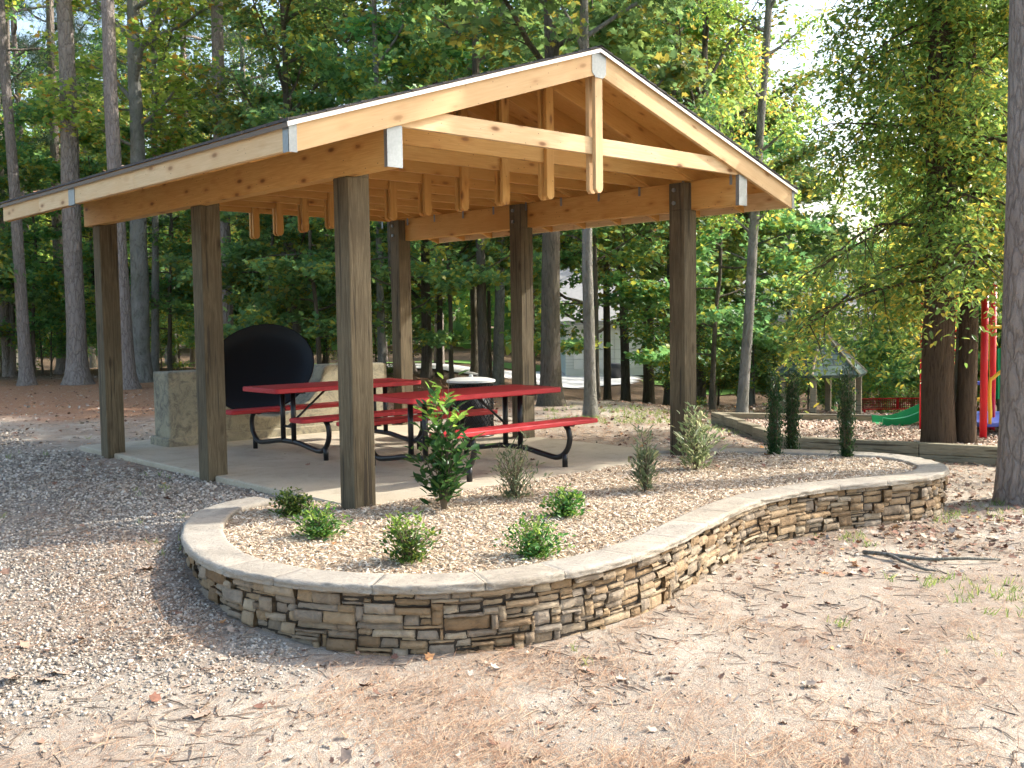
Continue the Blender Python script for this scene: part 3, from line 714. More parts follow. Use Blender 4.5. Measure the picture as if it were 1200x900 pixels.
# ------------------------------------------------------------------ fire pit
def fire_pit():
    x0, y0 = .66, 4.82; x1 = 3.75; HT = .86
    T = thing('fire_pit', 'aged concrete barbecue pit wall with a huge round black lid tilted open over its notch', 'fire pit', ((x0+x1)/2, 5.1, 0))
    ox, oy = (x0+x1)/2, 5.1
    c = 2.02                                   # notch centre
    pts = [(x0, 0), (x1, 0), (x1, HT), (c+.80, HT), (c+.74, HT-.04)]
    for k in range(1, 12):
        a = -k/12*PI; pts.append((c+.70*math.cos(a), HT-.06+.60*math.sin(a)*.92))
    pts += [(c-.74, HT-.04), (c-.80, HT), (x0, HT)]
    b = MB(); b.prism([(p[0]-ox, p[1]) for p in pts], y0-oy, y0+.42-oy, 1); b.obj('pit_wall', M_pit, T, bevel=.025)
    b = MB(); b.box((x0-.04-ox, y0-.04-oy, -.1), (x1+.04-ox, y0+.46-oy, .10), .015); b.obj('plinth', M_pit, T)
    # dish lid
    d = 12.25; Cn = atd(305, 430, d); R = .63
    tilt = math.radians(37)
    hx = np.array([Fv[0], Fv[1], 0]); hx /= np.linalg.norm(hx)
    N = -hx*math.cos(tilt)+np.array([0, 0, 1])*math.sin(tilt)*-1     # concave side faces the tables, tipped slightly downwards
    N = norm(-hx*math.cos(tilt)+np.array([0, 0, 1])*math.sin(tilt))
    A = norm(np.cross([0, 0, 1], N)); B = np.cross(N, A)
    prof = [(0, .15), (.2, .142), (.4, .118), (.52, .09), (.6, .055), (.64, .02), (.665, .0), (.675, -.004), (.68, .006), (.655, .03), (.61, .075), (.53, .108), (.4, .137), (.2, .16), (0, .168)]
    n = 48; V = []; 
    for r, dd in prof:
        r = r*.94
        for k in range(n):
            a = 2*PI*k/n; V.append(Cn+A*r*math.cos(a)+B*r*math.sin(a)-N*dd)
    F = [(i*n+k, i*n+(k+1) % n, (i+1)*n+(k+1) % n, (i+1)*n+k) for i in range(len(prof)-1) for k in range(n)]
    b = MB(); b.add(np.array(V)-[ox, oy, 0], F); b.obj('lid', M_iron, T, True)
    P = Cn+A*.0-B*0
    low = Cn-B*.625 if B[2] > 0 else Cn+B*.625
    low = low-N*.03
    for s in (-.42, .42):
        q = low+A*s+np.array([0, 0, .10]); b = MB(); b.tube(np.array([q, q+hx*.35+[0, 0, -.06]])-[ox, oy, 0], .014, 8); b.obj('hinge_rod', M_galv, T)
    b = MB(); b.tube(np.array([low+A*.34-[0, 0, .0], low-A*.34])-[ox, oy, 0], .016, 8); b.obj('lid_rest', M_galv, T)
fire_pit()

# ------------------------------------------------------------------ trash can
def trash_can():
    P = at(553, 513, -.03); T = thing('trash_can', 'round dark mesh litter bin with a pale flat lid behind the picnic tables', 'trash can', (P[0], P[1], -.03))
    b = MB(); n = 30; r = .27; h = .68
    for k in range(n):
        for s in (-1, 1):
            pts = [(r*math.cos(2*PI*k/n+s*t*1.6), r*math.sin(2*PI*k/n+s*t*1.6), .04+t*(h-.04)) for t in np.linspace(0, 1, 7)]; b.tube(pts, .0065, 4, False)
    b.obj('mesh_side', M_black, T)
    b = MB(); 
    for z in (.04, h): b.tube([(r*math.cos(a), r*math.sin(a), z) for a in np.linspace(0, 2*PI, 31)], .014, 6, False)
    b.obj('rim', M_black, T, True)
    b = MB(); b.tube([(0, 0, .02), (0, 0, h-.03)], .235, 24); b.obj('liner', M_plain_bin, T, True)
    b = MB(); b.tube([(0, 0, h+.01), (0, 0, h+.035), (0, 0, h+.06), (0, 0, h+.07)], [.30, .30, .2, .06], 28); b.tube([(0, 0, h+.07), (0, 0, h+.10)], .025, 10); b.obj('lid', M_lid, T)
M_plain_bin = m_plain('bin_liner', (.06, .06, .06), .6)
trash_can()
# ------------------------------------------------------------------ playground
def stroke(b, P, w, z0, z1):
    for p, q in zip(P[:-1], P[1:]):
        p = np.array(p[:2]); q = np.array(q[:2]); t = (q-p)/np.linalg.norm(q-p); m = np.array([-t[1], t[0]])*w/2
        b.prism([tuple(p-m), tuple(q-m), tuple(q+m), tuple(p+m)], z0, z1)
EZ = -.12
e1 = at(926, 512, EZ); e2 = at(1078, 519, EZ); e3 = at(1180, 524, EZ); e4 = at(1330, 532, EZ)
f1 = at(838, 488, EZ); f2 = at(1030, 491, EZ)
play_poly = [tuple(p[:2]) for p in (e1, e2, e3, e4)]+[tuple(at(1420, 498, EZ)[:2]), tuple(at(1330, 490, EZ)[:2]), tuple(f2[:2]), tuple(f1[:2])]
PZ = -.165
sheet('play_surface', play_poly, lambda x, y: PZ+.015*fbm(x*2, y*2, 3, 41), M_play, step=.12)
def edging():
    T = thing('timber_edging', 'weathered landscape timber edging stepping down along the near side of the playground', 'timber edging', (e1[0], e1[1], 0))
    o = np.array([e1[0], e1[1], 0]); f1_ = f1; tn = (e1-f1)[:2]; ln = np.linalg.norm(tn)
    for i in range(5):                           # stepped run from the back corner to the bend
        a = f1+(e1-f1)*i/5; c = f1+(e1-f1)*(i+1.0)/5
        for q, zt in enumerate((EZ+.07-.018*i, EZ-.057-.018*i)):
            b = MB(); stroke(b, [a-o, c-o], .14, zt-.127-(.0 if q == 0 else .25), zt); b.obj('timber', M_edge, T, bevel=.008)
    pts = [e1, e2, e3, e4]
    for p, q in zip(pts[:-1], pts[1:]):
        d = (q-p)/np.linalg.norm(q-p)*.004
        b = MB(); stroke(b, [p+d-o, q-d-o], .14, EZ-.125, EZ+.005); b.obj('timber', M_edge, T, bevel=.008)
        b = MB(); stroke(b, [p+d-o, q-d-o], .13, EZ-.4, EZ-.129); b.obj('timber', M_edge, T, bevel=.008)
edging()
T = thing('timber_edging', 'straight pale timber edging along the far side of the playground below the shingled hut', 'timber edging', (f1[0], f1[1], 0))
b = MB(); stroke(b, [(f1-f1), (f2-f1)], .14, -.5, EZ+.06); b.obj('timber', M_edge, T, bevel=.008)
b = MB(); stroke(b, [f2-f1+np.array([.05, -.02, 0]), at(1330, 490, EZ)-f1], .14, -.5, EZ+.03); b.obj('timber', M_edge, T, bevel=.008)

def gazebo():
    P = at(962, 488, 0); d = float((P-CP) @ Fv); P = atd(962, 488, 19.); P[2] = float(gz(P[0], P[1]))
    k = 19/1207.2; T = thing('play_hut', 'small open hut with a steep green shingled six-sided roof beyond the playground edging', 'gazebo', P, .35)
    ze = float(atd(962, 437, 19.)[2])-P[2]; zt = float(atd(962, 386, 19.)[2])-P[2]; R = .86
    b = MB(); uv = []
    V = []; 
    for i in range(6):
        a = PI/3*i; 
        for (r, z) in ((R, ze), (R*.49, ze+(zt-ze)*.5), (0.03, zt)): V.append((r*math.cos(a), r*math.sin(a), z))
    F = []
    for i in range(6):
        j = (i+1) % 6
        for q in (0, 1): F.append((3*i+q, 3*j+q, 3*j+q+1, 3*i+q+1))
    me = mesh('roof', V+[(v[0]*.96, v[1]*.96, v[2]-.05) for v in V], F+[tuple(x+18 for x in f[::-1]) for f in F]+[(3*i, 3*i+18, 3*((i+1) % 6)+18, 3*((i+1) % 6)) for i in range(6)], M_groof)
    ul = me.uv_layers.new(name='UVMap')
    for p in me.polygons:
        cen = Vector((0, 0, 0)); 
        for li in p.loop_indices:
            v = me.vertices[me.loops[li].vertex_index].co; n = p.normal; tx = Vector((-n.y, n.x, 0)); tx = tx.normalized() if tx.length > .01 else Vector((1, 0, 0)); ty = n.cross(tx)
            ul.data[li].uv = (v.dot(tx)+p.index*.37, v.dot(ty))
    link('roof', me, T)
    for i in range(6):
        a = PI/3*i; b = MB(); b.box((R*.82*math.cos(a)-.05, R*.82*math.sin(a)-.05, -.1), (R*.82*math.cos(a)+.05, R*.82*math.sin(a)+.05, ze-.03)); b.obj('post', M_edge, T)
        b = MB(); p0 = np.array([R*.99*math.cos(a), R*.99*math.sin(a), ze+.012]); pm = np.array([R*.49*math.cos(a), R*.49*math.sin(a), ze+(zt-ze)*.5+.012]); b.tube([p0, pm, (0, 0, zt+.02)], .028, 5); b.obj('hip_cap', M_edge, T)
gazebo()

def play_bench():
    dep = 27.; a = atd(1006, 495, dep); c = atd(1078+26, 495, dep); z0 = float(gz(c[0], c[1]))
    T = thing('park_bench', 'long red perforated metal bench with a backrest at the far edge of the playground', 'bench', ((a[0]+c[0])/2, (a[1]+c[1])/2, z0), -YAW)
    Lb = float(np.linalg.norm((c-a)[:2])); zt = float(atd(1040, 467, dep)[2])-z0; zm = float(atd(1040, 480, dep)[2])-z0; zs = float(atd(1040, 485.5, dep)[2])-z0
    b = MB()
    b.box((-Lb/2, .2, zt-.035), (Lb/2, .24, zt), .008); b.box((-Lb/2, .18, zm-.02), (Lb/2, .22, zm+.015), .008)
    for s in (-1, 0, 1): b.box((s*(Lb/2-.03)-.03, .195, zm), (s*(Lb/2-.03)+.03, .225, zt))
    b.obj('back_frame', M_pred, T)
    b = MB()
    for i in range(40):
        x = -Lb/2+.05+i*(Lb-.1)/39; b.box((x-.011, .205, zm), (x+.011, .215, zt-.03))
    for i in range(5): zz = zm+.03+i*(zt-zm-.06)/5; b.box((-Lb/2, .2, zz), (Lb/2, .22, zz+.02))
    b.obj('backrest', m_plain('weathered_red', (.34, .06, .05), .6, var=.4), T)
    b = MB(); b.box((-Lb/2, -.2, zs-.04), (Lb/2, .14, zs), .01); b.obj('seat', M_pred, T)
    for s in (-1, 1):
        b = MB(); b.box((s*(Lb/2-.2)-.03, -.1, 0), (s*(Lb/2-.2)+.03, -.04, zs-.02)); b.box((s*(Lb/2-.2)-.03, .12, 0), (s*(Lb/2-.2)+.03, .19, zm)); b.obj('leg', M_pred, T)
play_bench()

def playset():
    d0 = 12.9
    B = atd(1155, 520, d0); o = np.array([B[0], B[1], PZ])
    T = thing('play_structure', 'climbing frame with red posts, yellow rails and green slide behind the twin trunks', 'playground set', o)
    def w(x, y, d): return atd(x, y, d)-o
    def post(x, dtop, r, ytop=300, base=None):
        p = w(x, 450, dtop); b = MB(); top = w(x, ytop, dtop)[2]; b.tube([(p[0], p[1], -.1), (p[0], p[1], top)], r, 12); b.tube([(p[0], p[1], top), (p[0], p[1], top+.03)], [r*1.15, r*.6], 12); return b.obj('post', M_pred, T, True)
    for x, dd, r, yt in ((1081, 14.0, .036, 352), (1153, 12.9, .045, 335), (1163, 13.7, .04, 335), (1105, 14.6, .04, 345), (1210, 13.1, .045, 330), (1215, 14.3, .04, 330)): post(x, dd, r, yt)
    zd = w(1160, 493, 13.3)[2]
    c = [w(1103, 450, 14.6), w(1150, 450, 13.0), w(1206, 450, 13.2), w(1213, 450, 14.5)]
    b = MB(); b.prism([(p[0], p[1]) for p in c], zd-.06, zd); b.obj('deck', M_pblu, T, bevel=.01)
    # steps between the trunks
    for i, yy in enumerate((505, 487, 468, 450)):
        z = w(1128, yy, 14)[2]; q = w(1129+i*1.0, 450, 13.6+.25*i); b = MB(); rx = R0[:2]*.3; 
        b.prism([(q[0]-rx[0], q[1]-rx[1]), (q[0]+rx[0], q[1]+rx[1]), (q[0]+rx[0]+Fv[0]*.2, q[1]+rx[1]+Fv[1]*.2), (q[0]-rx[0]+Fv[0]*.2, q[1]-rx[1]+Fv[1]*.2)], z-.04, z); b.obj('step', M_pblu if i % 2 else M_pyel, T)
    # yellow handrails
    for pts in ([(1160, 497, 13.0), (1160, 450, 13.0), (1164, 443, 13.0), (1179, 432, 13.0), (1200, 428, 13.0)], [(1153, 383, 12.9), (1210, 383, 13.1)], [(1160, 383, 13.7), (1161, 440, 13.7), (1161, 500, 13.7)]):
        b = MB(); b.tube(smooth_path([w(*p) for p in pts], 4), .022, 8); b.obj('handrail', M_pyel, T, True)
    b = MB(); s = np.linspace(0, 2*PI*9, 160); cc = w(1121, 400, 14.4)
    b.tube([(cc[0]+.09*math.cos(t), cc[1]+.09*math.sin(t), cc[2]-.9+t/(2*PI*9)*1.7) for t in s], .016, 6); b.obj('spiral_climber', M_pred, T, True)
    # green corrugated panel
    b = MB(); n = 40; V = []; F = []
    for i in range(n+1):
        t = i/n; x = 1166+t*50; yb = 468-5*t; yt = 412-12*math.sin(t*3); off = .02*math.sin(t*60)
        for (yy, oo) in ((yb, 0), (yt, 0), (yt, .03), (yb, .03)): V.append(w(x, yy, 14.4+off+oo))
    for i in range(n):
        for k in range(4): F.append((4*i+k, 4*i+4+k, 4*i+4+(k+1) % 4, 4*i+(k+1) % 4))
    b.add(V, F); b.obj('climbing_panel', M_pgrn, T)
    # slide
    P = smooth_path([w(1028, 497, 14.7), w(1040, 498, 14.7), w(1054, 496, 14.7), w(1068, 491, 14.7), w(1086, 483, 14.7), w(1104, 472, 14.7), w(1115, 462, 14.7)], 6)
    sec = [(-.24, .11), (-.215, .115), (-.19, .02), (0, 0), (.19, .02), (.215, .115), (.24, .11), (.21, -.02), (0, -.04), (-.21, -.02)]
    V = []; m = len(sec); fw = np.array([Fv[0], Fv[1], 0])
    for p in P:
        for (u, v) in sec: V.append(p+fw*u+np.array([0, 0, v]))
    F = [(i*m+k, i*m+(k+1) % m, (i+1)*m+(k+1) % m, (i+1)*m+k) for i in range(len(P)-1) for k in range(m)]+[tuple(range(m)), tuple(range((len(P)-1)*m, len(P)*m))[::-1]]
    b = MB(); b.add(V, F); b.obj('slide', M_pgrn, T)
    b = MB(); q = w(1050, 480, 14.7); b.tube([(q[0], q[1], -.05), (q[0], q[1], w(1050, 489, 14.7)[2]-.02)], .03, 8); b.obj('slide_support', M_black, T)
playset()

# ------------------------------------------------------------------ house, drive, lawn
def house():
    D0 = 46.; P = atd(735, 432, D0); z0 = float(P[2]); T = thing('house', 'white sided house with an attached garage and paned windows seen through the trees', 'house', (P[0], P[1], z0), -YAW)
    m = D0/1207.2
    def X(px): return (px-735)*m
    def Zh(py): return (432-py)*m
    b = MB(); x0, x1, ze = X(663), X(1010), Zh(375)
    b.box((x0, 0, -.3), (x1, 8, ze)); b.obj('wall', M_siding, T)
    b = MB()
    for i in range(20): b.box((x0-.01, -.012, i*.14+.02), (x1, -.002, i*.14+.034)) if i*.14 < ze-.1 else None
    b.obj('clapboard_lines', m_plain('siding_shadow_line', (.5, .5, .49), .8), T)
    b = MB(); b.add([(x0-.5, -.5, ze-.02), (x1+.5, -.5, ze-.02), (x1+.5, 4, ze+2.6), (x0-.5, 4, ze+2.6), (x0-.5, 8.5, ze-.02), (x1+.5, 8.5, ze-.02),
                    (x0-.5, -.5, ze-.2), (x1+.5, -.5, ze-.2), (x0-.5, 8.5, ze-.2), (x1+.5, 8.5, ze-.2)], [(0, 1, 2, 3), (3, 2, 5, 4), (0, 6, 7, 1), (4, 5, 9, 8), (0, 3, 4, 8, 6), (1, 7, 9, 5, 2), (6, 8, 9, 7)])
    b.obj('roof', m_plain('grey_roof', (.42, .41, .40), .9, var=.4), T)
    gx0, gx1 = X(672), X(744); g = MB(); gh = Zh(386)
    for i in range(4):
        for j in range(6): a = gx0+(gx1-gx0)*j/6; g.box((a+.02, -.06, gh*i/4+.02), (a+(gx1-gx0)/6-.02, -.015, gh*(i+1)/4-.02))
    g.obj('garage_door', M_white, T)
    for (wx, w, zt, zb) in ((768, 14, 378, 400), (826, 15, 387, 418), (843, 15, 387, 418), (905, 15, 387, 418)):
        a, c = X(wx), X(wx+w); t, u = Zh(zt), Zh(zb)
        p = MB(); p.box((a, -.05, u), (c, -.013, t)); p = p.obj('window', M_glass, T)
        f = MB(); e = .07
        f.box((a-e, -.09, u-e), (a, -.02, t+e)); f.box((c, -.09, u-e), (c+e, -.02, t+e)); f.box((a, -.09, t), (c, -.02, t+e)); f.box((a, -.09, u-e), (c, -.02, u))
        f.box((a, -.10, (t+u)/2-.03), (c, -.052, (t+u)/2+.03))
        for k in (1, 2): xx = a+(c-a)*k/3; f.box((xx-.015, -.07, u), (xx+.015, -.052, t))
        for k in (1, 3): zz = u+(t-u)*k/4; f.box((a, -.075, zz-.015), (c, -.054, zz+.015))
        f.obj('frame', M_white, p)
house()
P = atd(722, 440, 44.); T = thing('plant_pot', 'dark rounded planter pot standing beside the garage', 'plant pot', (P[0], P[1], P[2]-.1))
b = MB(); n = 20
b.tube([(0, 0, 0), (0, 0, .05), (0, 0, .35), (0, 0, .6), (0, 0, .62)], [.2, .28, .42, .44, .38], n); b.obj('bowl', M_pot, T, True)
b = MB(); b.tube([(0, 0, -.5), (0, 0, 0)], [.28, .2], n); b.obj('foot', M_pot, T, True)
def gsheet(name, px, dz, mat, step=.7, kind='structure'):
    poly = [tuple(atg(x, y)[:2]) for x, y in px]; return sheet(name, poly, lambda x, y: gz(x, y)+dz, mat, kind, step=step)
gsheet('driveway', [(628, 452), (700, 454), (742, 451), (750, 443), (748, 432), (660, 431), (560, 433), (300, 437), (300, 441), (560, 442), (620, 446)], .05, M_drive, .4)
gsheet('lawn', [(755, 452), (960, 452), (960, 436), (755, 436)], .05, M_lawn, .4)
gsheet('lawn', [(250, 436), (640, 436), (640, 429), (250, 430)], .05, M_lawn, .6)

# ------------------------------------------------------------------ trees
def limb_path(r, p, az, el, L, n, curve, wob):
    P = [np.array(p, float)]; d = np.array([math.cos(az)*math.cos(el), math.sin(az)*math.cos(el), math.sin(el)])
    for i in range(n):
        d = norm(d+np.array([0, 0, curve/n])+r.normal(0, wob, 3)); P.append(P[-1]+d*L/n)
    return np.array(P)
def trunk_path(r, H, lean=(0, 0), wob=.02, n=14):
    z = np.linspace(0, H, n); w = np.cumsum(r.normal(0, wob, (n, 2)), 0)*(z[:, None]/H)**.5
    return np.stack([lean[0]*z/H+w[:, 0], lean[1]*z/H+w[:, 1], z], 1)
def trad(n, r0, H, flare=1.35, top=.25):
    z = np.linspace(0, 1, n); return r0*(1-(1-top)*z)*(1+(flare-1)*np.exp(-z*H/.22))
class Tree: pass
def grow(seed, H, r0, lo, R, nl, leaves, size, tmpl=KITE, prof='oval', curve=.3, el=(.1, .9), lean=(0, 0), top=.25, flat=.5, spr=.32, sub=6, droop=.0, bark=None, lmat=None, flare=1.4, nodes=0, hang=0, sides=10, cling=0, cz=(2.4, 9)):
    r = np.random.default_rng(seed); t = Tree(); b = MB()
    tp = trunk_path(r, H, lean, .03 if H > 5 else .01, 18)
    # extra rings near the base for the flare
    zz = np.r_[-.35, 0, .08, .2, .4, .8, np.linspace(1.4, H, 14)] if H > 4 else np.r_[-.1, 0, np.linspace(.1, H, 9)]
    tp = np.stack([np.interp(zz, tp[:, 2], tp[:, 0]), np.interp(zz, tp[:, 2], tp[:, 1]), zz], 1)
    rad = r0*(1-(1-top)*np.clip(zz/H, 0, 1))*(1+(flare-1)*np.exp(-np.clip(zz, 0, 99)/.25)); V, F = tube(tp, rad, sides+6 if r0 > .1 else sides)
    V = V+.1*r0*np.stack([fbm(V[:, 2]*1.2+V[:, 0]*9, V[:, 1]*9, 3, seed % 7), fbm(V[:, 2]*1.2+V[:, 1]*9, V[:, 0]*9, 3, seed % 5), V[:, 0]*0], 1)
    b.add(V, F)
    pos = []; dirs = []
    for i in range(nl):
        u = (i+r.random())/nl; h = lo+(H-lo)*u*.98; az = i*2.39996+r.normal(0, .4)
        f = {'oval': math.sin(PI*min(1, u*.85+.16))**.7, 'cone': 1-u*.85, 'flat': .8+.2*math.sin(PI*u), 'pine': .5+.5*math.sin(PI*u)}[prof]
        L = R*f*r.uniform(.75, 1.15); p = [np.interp(h, tp[:, 2], tp[:, 0]), np.interp(h, tp[:, 2], tp[:, 1]), h]
        rl = max(.006, min(r0*.38, .018*L+.008))*(.55 if hang else 1); P = limb_path(r, p, az, r.uniform(*el), L, 7, curve, .12)
        b.tube(P, np.linspace(rl, rl*.25, 8), 5, False)
        for j in range(sub):
            s = .25+.75*(j+r.random())/sub; k = s*7; i0 = min(6, int(k)); q = P[i0]+(P[i0+1]-P[i0])*(k-i0)
            d = P[i0+1]-P[i0]; a2 = math.atan2(d[1], d[0])+r.choice([-1, 1])*r.uniform(.4, 1.2)
            L2 = L*r.uniform(.22, .45)*(1.15-s*.5); Q = limb_path(r, q, a2, r.uniform(-.2, .5)-hang*.5, L2, 4, -droop-hang*2.2, .15)
            b.tube(Q, np.linspace(rl*.35, .003, 5), 3, False)
            pos.append(Q[1:]); dirs.append(np.diff(Q, axis=0))
        pos.append(P[4:]); dirs.append(P[4:]-P[3:-1])
    pos = np.concatenate(pos); dirs = norm(np.concatenate(dirs)); n = leaves
    k = r.integers(0, len(pos), n); P = pos[k]+dirs[k]*r.uniform(-.5, .5, (n, 1))*spr+r.normal(0, 1, (n, 3))*[spr*.55, spr*.55, spr*.55*flat]
    if hang: P[:, 2] -= r.random(n)*hang*.5
    if cling:
        zc = cz[0]+(cz[1]-cz[0])*r.random(cling); az = r.uniform(0, 2*PI, cling); rc = r0+np.abs(r.normal(0, .28, cling))*(.6+.8*vn(zc*1.3, az, 3))
        C_ = np.stack([rc*np.cos(az), rc*np.sin(az), zc], 1); P = np.vstack([P, C_]); dirs = np.vstack([dirs, [[0, 0, -1.]]]); k = np.r_[k, np.full(cling, len(dirs)-1)]; n += cling
    Z = r.normal(0, 1, (n, 3))*[.55, .55, .3]+[0, 0, .85]; X = r.normal(0, .8, (n, 3))+dirs[k]*.8+[0, 0, -.25-hang*.8]
    t.leaf = merge([inst(*tmpl, P, X, Z, size*r.uniform(.6, 1.25, n), .25, r)]); t.wood = b; t.bark = bark; t.lmat = lmat
    return t
def plant_tree(t, name, label, cat, loc, rz=0, group=None, sc_=1., tilt=(0, 0), woodname='trunk', leafname='crown'):
    T = thing(name, label, cat, loc, rz, group); T.rotation_euler = (tilt[0], tilt[1], rz); T.scale = (sc_,)*3 if not isinstance(sc_, tuple) else sc_
    if not hasattr(t, 'wm'):
        t.wm = mesh(woodname, np.concatenate(t.wood.v), t.wood.f, t.bark, True)
        t.lm = mesh(leafname, t.leaf[0], t.leaf[1], t.lmat) if t.leaf else None
    link(woodname, t.wm, T)
    if t.lm: link(leafname, t.lm, T)
    return T

# prototypes
canA = grow(1, 15, .17, 2.6, 4.3, 24, 10500, .19, prof='oval', bark=M_boak, lmat=M_lcan, spr=.42)
canB = grow(2, 13, .14, 1.8, 3.9, 24, 10500, .17, prof='oval', bark=M_boak, lmat=M_lcan, spr=.42)
canY = grow(3, 13, .13, 1.8, 3.6, 22, 9000, .16, MAPLE, prof='oval', bark=M_bgrey, lmat=M_lyel, spr=.42)
mapA = grow(4, 6.5, .065, 1.1, 2.5, 17, 7500, .135, MAPLE, prof='flat', bark=M_boak, lmat=M_lmaple, spr=.26, flat=.35, el=(-.05, .45), curve=.0)
mapB = grow(5, 8.5, .085, 1.5, 2.9, 18, 9500, .14, MAPLE, prof='oval', bark=M_bgrey, lmat=M_lmaple, spr=.28, flat=.4, el=(0, .6), curve=.1)
mapC = grow(10, 8, .06, 2.7, 2.6, 15, 6500, .13, MAPLE, prof='flat', bark=M_boak, lmat=M_lmaple, spr=.26, flat=.35, el=(-.05, .45), curve=.0)
shrA = grow(6, 2.3, .025, .15, 1.3, 14, 3800, .10, KITE, prof='oval', bark=M_boak, lmat=M_lmaple, spr=.2, el=(.1, 1.1))
shrB = grow(7, 1.6, .02, .1, 1.2, 13, 3300, .09, OVAL, prof='flat', bark=M_boak, lmat=M_lcan, spr=.18, el=(.1, 1.1))
pineF = grow(8, 19, .17, 6.5, 2.9, 26, 3600, .34, TUFT, prof='pine', curve=.35, el=(-.1, .5), bark=M_bpine, lmat=M_lpine, spr=.34, sub=7, flat=.6)
pineT = grow(9, 24, .20, 15, 3.0, 16, 1400, .34, TUFT, prof='pine', curve=.3, el=(0, .5), bark=M_bpine, lmat=M_lpine, spr=.36, sub=6, top=.35, flare=1.7)

def lean_of(xb, yb, xt, dep):      # world horizontal offset of the trunk top (seen at image row 0)
    pass
def place(t, xb, dep, wpx, r0, xtop=None, name='tree', label='', cat='tree', group=None, rz=0, hs=1., **k):
    P = atp(xb, 450, dep); w = wpx/2/FPX*dep; s = w/r0
    tl = 0
    Tp = atd(xtop, 0, dep) if xtop is not None else None
    T = plant_tree(t, name, label, cat, P, rz, group, (s, s, hs), **k)
    if Tp is not None:
        v = Vector(Tp)-Vector(P); q = Vector((0, 0, 1)).rotation_difference(v.normalized()).to_matrix().to_4x4() @ Matrix.Rotation(rz, 4, 'Z'); T.rotation_euler = q.to_euler()
    return T

# tall pines and hardwoods on the left
PG = 'trees beyond the gravel'
place(pineT, 32, 25.5, 14, .20, 3, 'pine_tree', 'slim dark pine leaning left near the left edge of the gravel clearing', 'pine tree', PG, .4)
place(pineT, 15, 30, 7, .20, 9, 'pine_tree', 'thinnest pine trunk standing behind the slim leaning pine at the left edge', 'pine tree', PG, 1.9)
place(pineT, 91, 25.5, 23, .20, 73, 'pine_tree', 'thick straight brown pine second from the left at the clearing edge', 'pine tree', PG, 2.5)
place(pineT, 74, 31, 12, .20, 55, 'pine_tree', 'narrow pine half hidden behind the thick brown pine on the left', 'pine tree', PG, 3.1)
place(pineT, 149, 23.5, 19, .20, 122, 'pine_tree', 'rough barked pine rising directly behind the rear left pavilion post', 'pine tree', PG, 4.3)
place(pineT, 268, 26, 18, .20, 253, 'pine_tree', 'rough barked pine rising behind the fire pit lid and the middle left post', 'pine tree', PG, 5.0)
place(pineT, 477, 30, 15, .20, 471, 'pine_tree', 'pine trunk showing above the middle of the pavilion roof', 'pine tree', PG, .9)
hardA = grow(21, 15, .19, 5.2, 3.2, 18, 9000, .125, MAPLE, bark=M_bgrey, lmat=M_lyel, spr=.42, el=(.3, 1.), top=.3, flare=1.5)
place(hardA, 166, 26, 23, .19, 163, 'hardwood_tree', 'smooth grey hardwood with yellowing leaves between the two rough pines', 'tree', PG, 1.)
hardB = grow(22, 13, .10, 4.5, 2.6, 16, 6000, .12, MAPLE, bark=M_bgrey, lmat=M_lyel, spr=.36, el=(.3, 1.), top=.3)
place(hardB, 181, 27.5, 10, .10, 186, 'hardwood_tree', 'slender grey stem close beside the smooth grey hardwood', 'tree', PG, 3.)
# trunks seen through and right of the pavilion
MG = 'trees behind the pavilion'
bareA = grow(31, 13, .15, 4.4, 3.0, 16, 8000, .15, MAPLE, bark=M_boak, lmat=M_lmaple, spr=.36, el=(.2, .9), top=.4, flare=1.6)
bareB = grow(32, 12, .11, 3.3, 2.8, 16, 8000, .15, MAPLE, bark=M_bgrey, lmat=M_lmaple, spr=.34, el=(.2, .9), top=.4, flare=1.5)
for (x, d, w, xt, t, r0, lab) in [
    (646, 17.5, 24, 640, bareA, .15, 'stout dark trunked tree just right of the rear middle post'),
    (692, 15.3, 14, 684, bareB, .11, 'pale slender trunk rising behind the right end of the near picnic table'),
    (712, 29, 9, 708, bareA, .15, 'dark trunk in front of the white garage door'),
    (733, 27, 11, 728, bareA, .15, 'forked dark trunk right of the garage door centre'),
    (783, 25, 10, 786, bareA, .15, 'dark trunk tucked against the left side of the front right post'),
    (567, 21, 12, 560, bareA, .15, 'dark trunk between the rear middle post and the rear left one'),
    (583, 24, 13, 590, bareB, .11, 'grey trunk close left of the rear middle post'),
    (515, 28, 7, 520, bareA, .15, 'thin dark trunk behind the trash can'),
    (448, 22, 10, 440, bareB, .11, 'leaning grey trunk right of the front left post'),
    (556, 33, 8, 552, bareA, .15, 'thin distant trunk left of the grey one near the rear middle post'),
    (340, 30, 9, 338, bareA, .15, 'dark trunk seen over the fire pit lid'),
    (382, 33, 7, 385, bareA, .15, 'thin dark trunk between the fire pit lid and the front left post')]:
    place(t, x, d, w, r0, xt, 'hardwood_tree', lab, 'tree', MG, d)
greyT = grow(33, 12.5, .13, 2.8, 1.75, 22, 9000, .11, OVAL, bark=M_bgrey, lmat=M_lyel, spr=.36, el=(.2, 1.), top=.35)
place(greyT, 869, 17.5, 13, .13, 902, 'hardwood_tree', 'pale forked trunk with yellow green leaves right of the front right post', 'tree', MG, 2.)

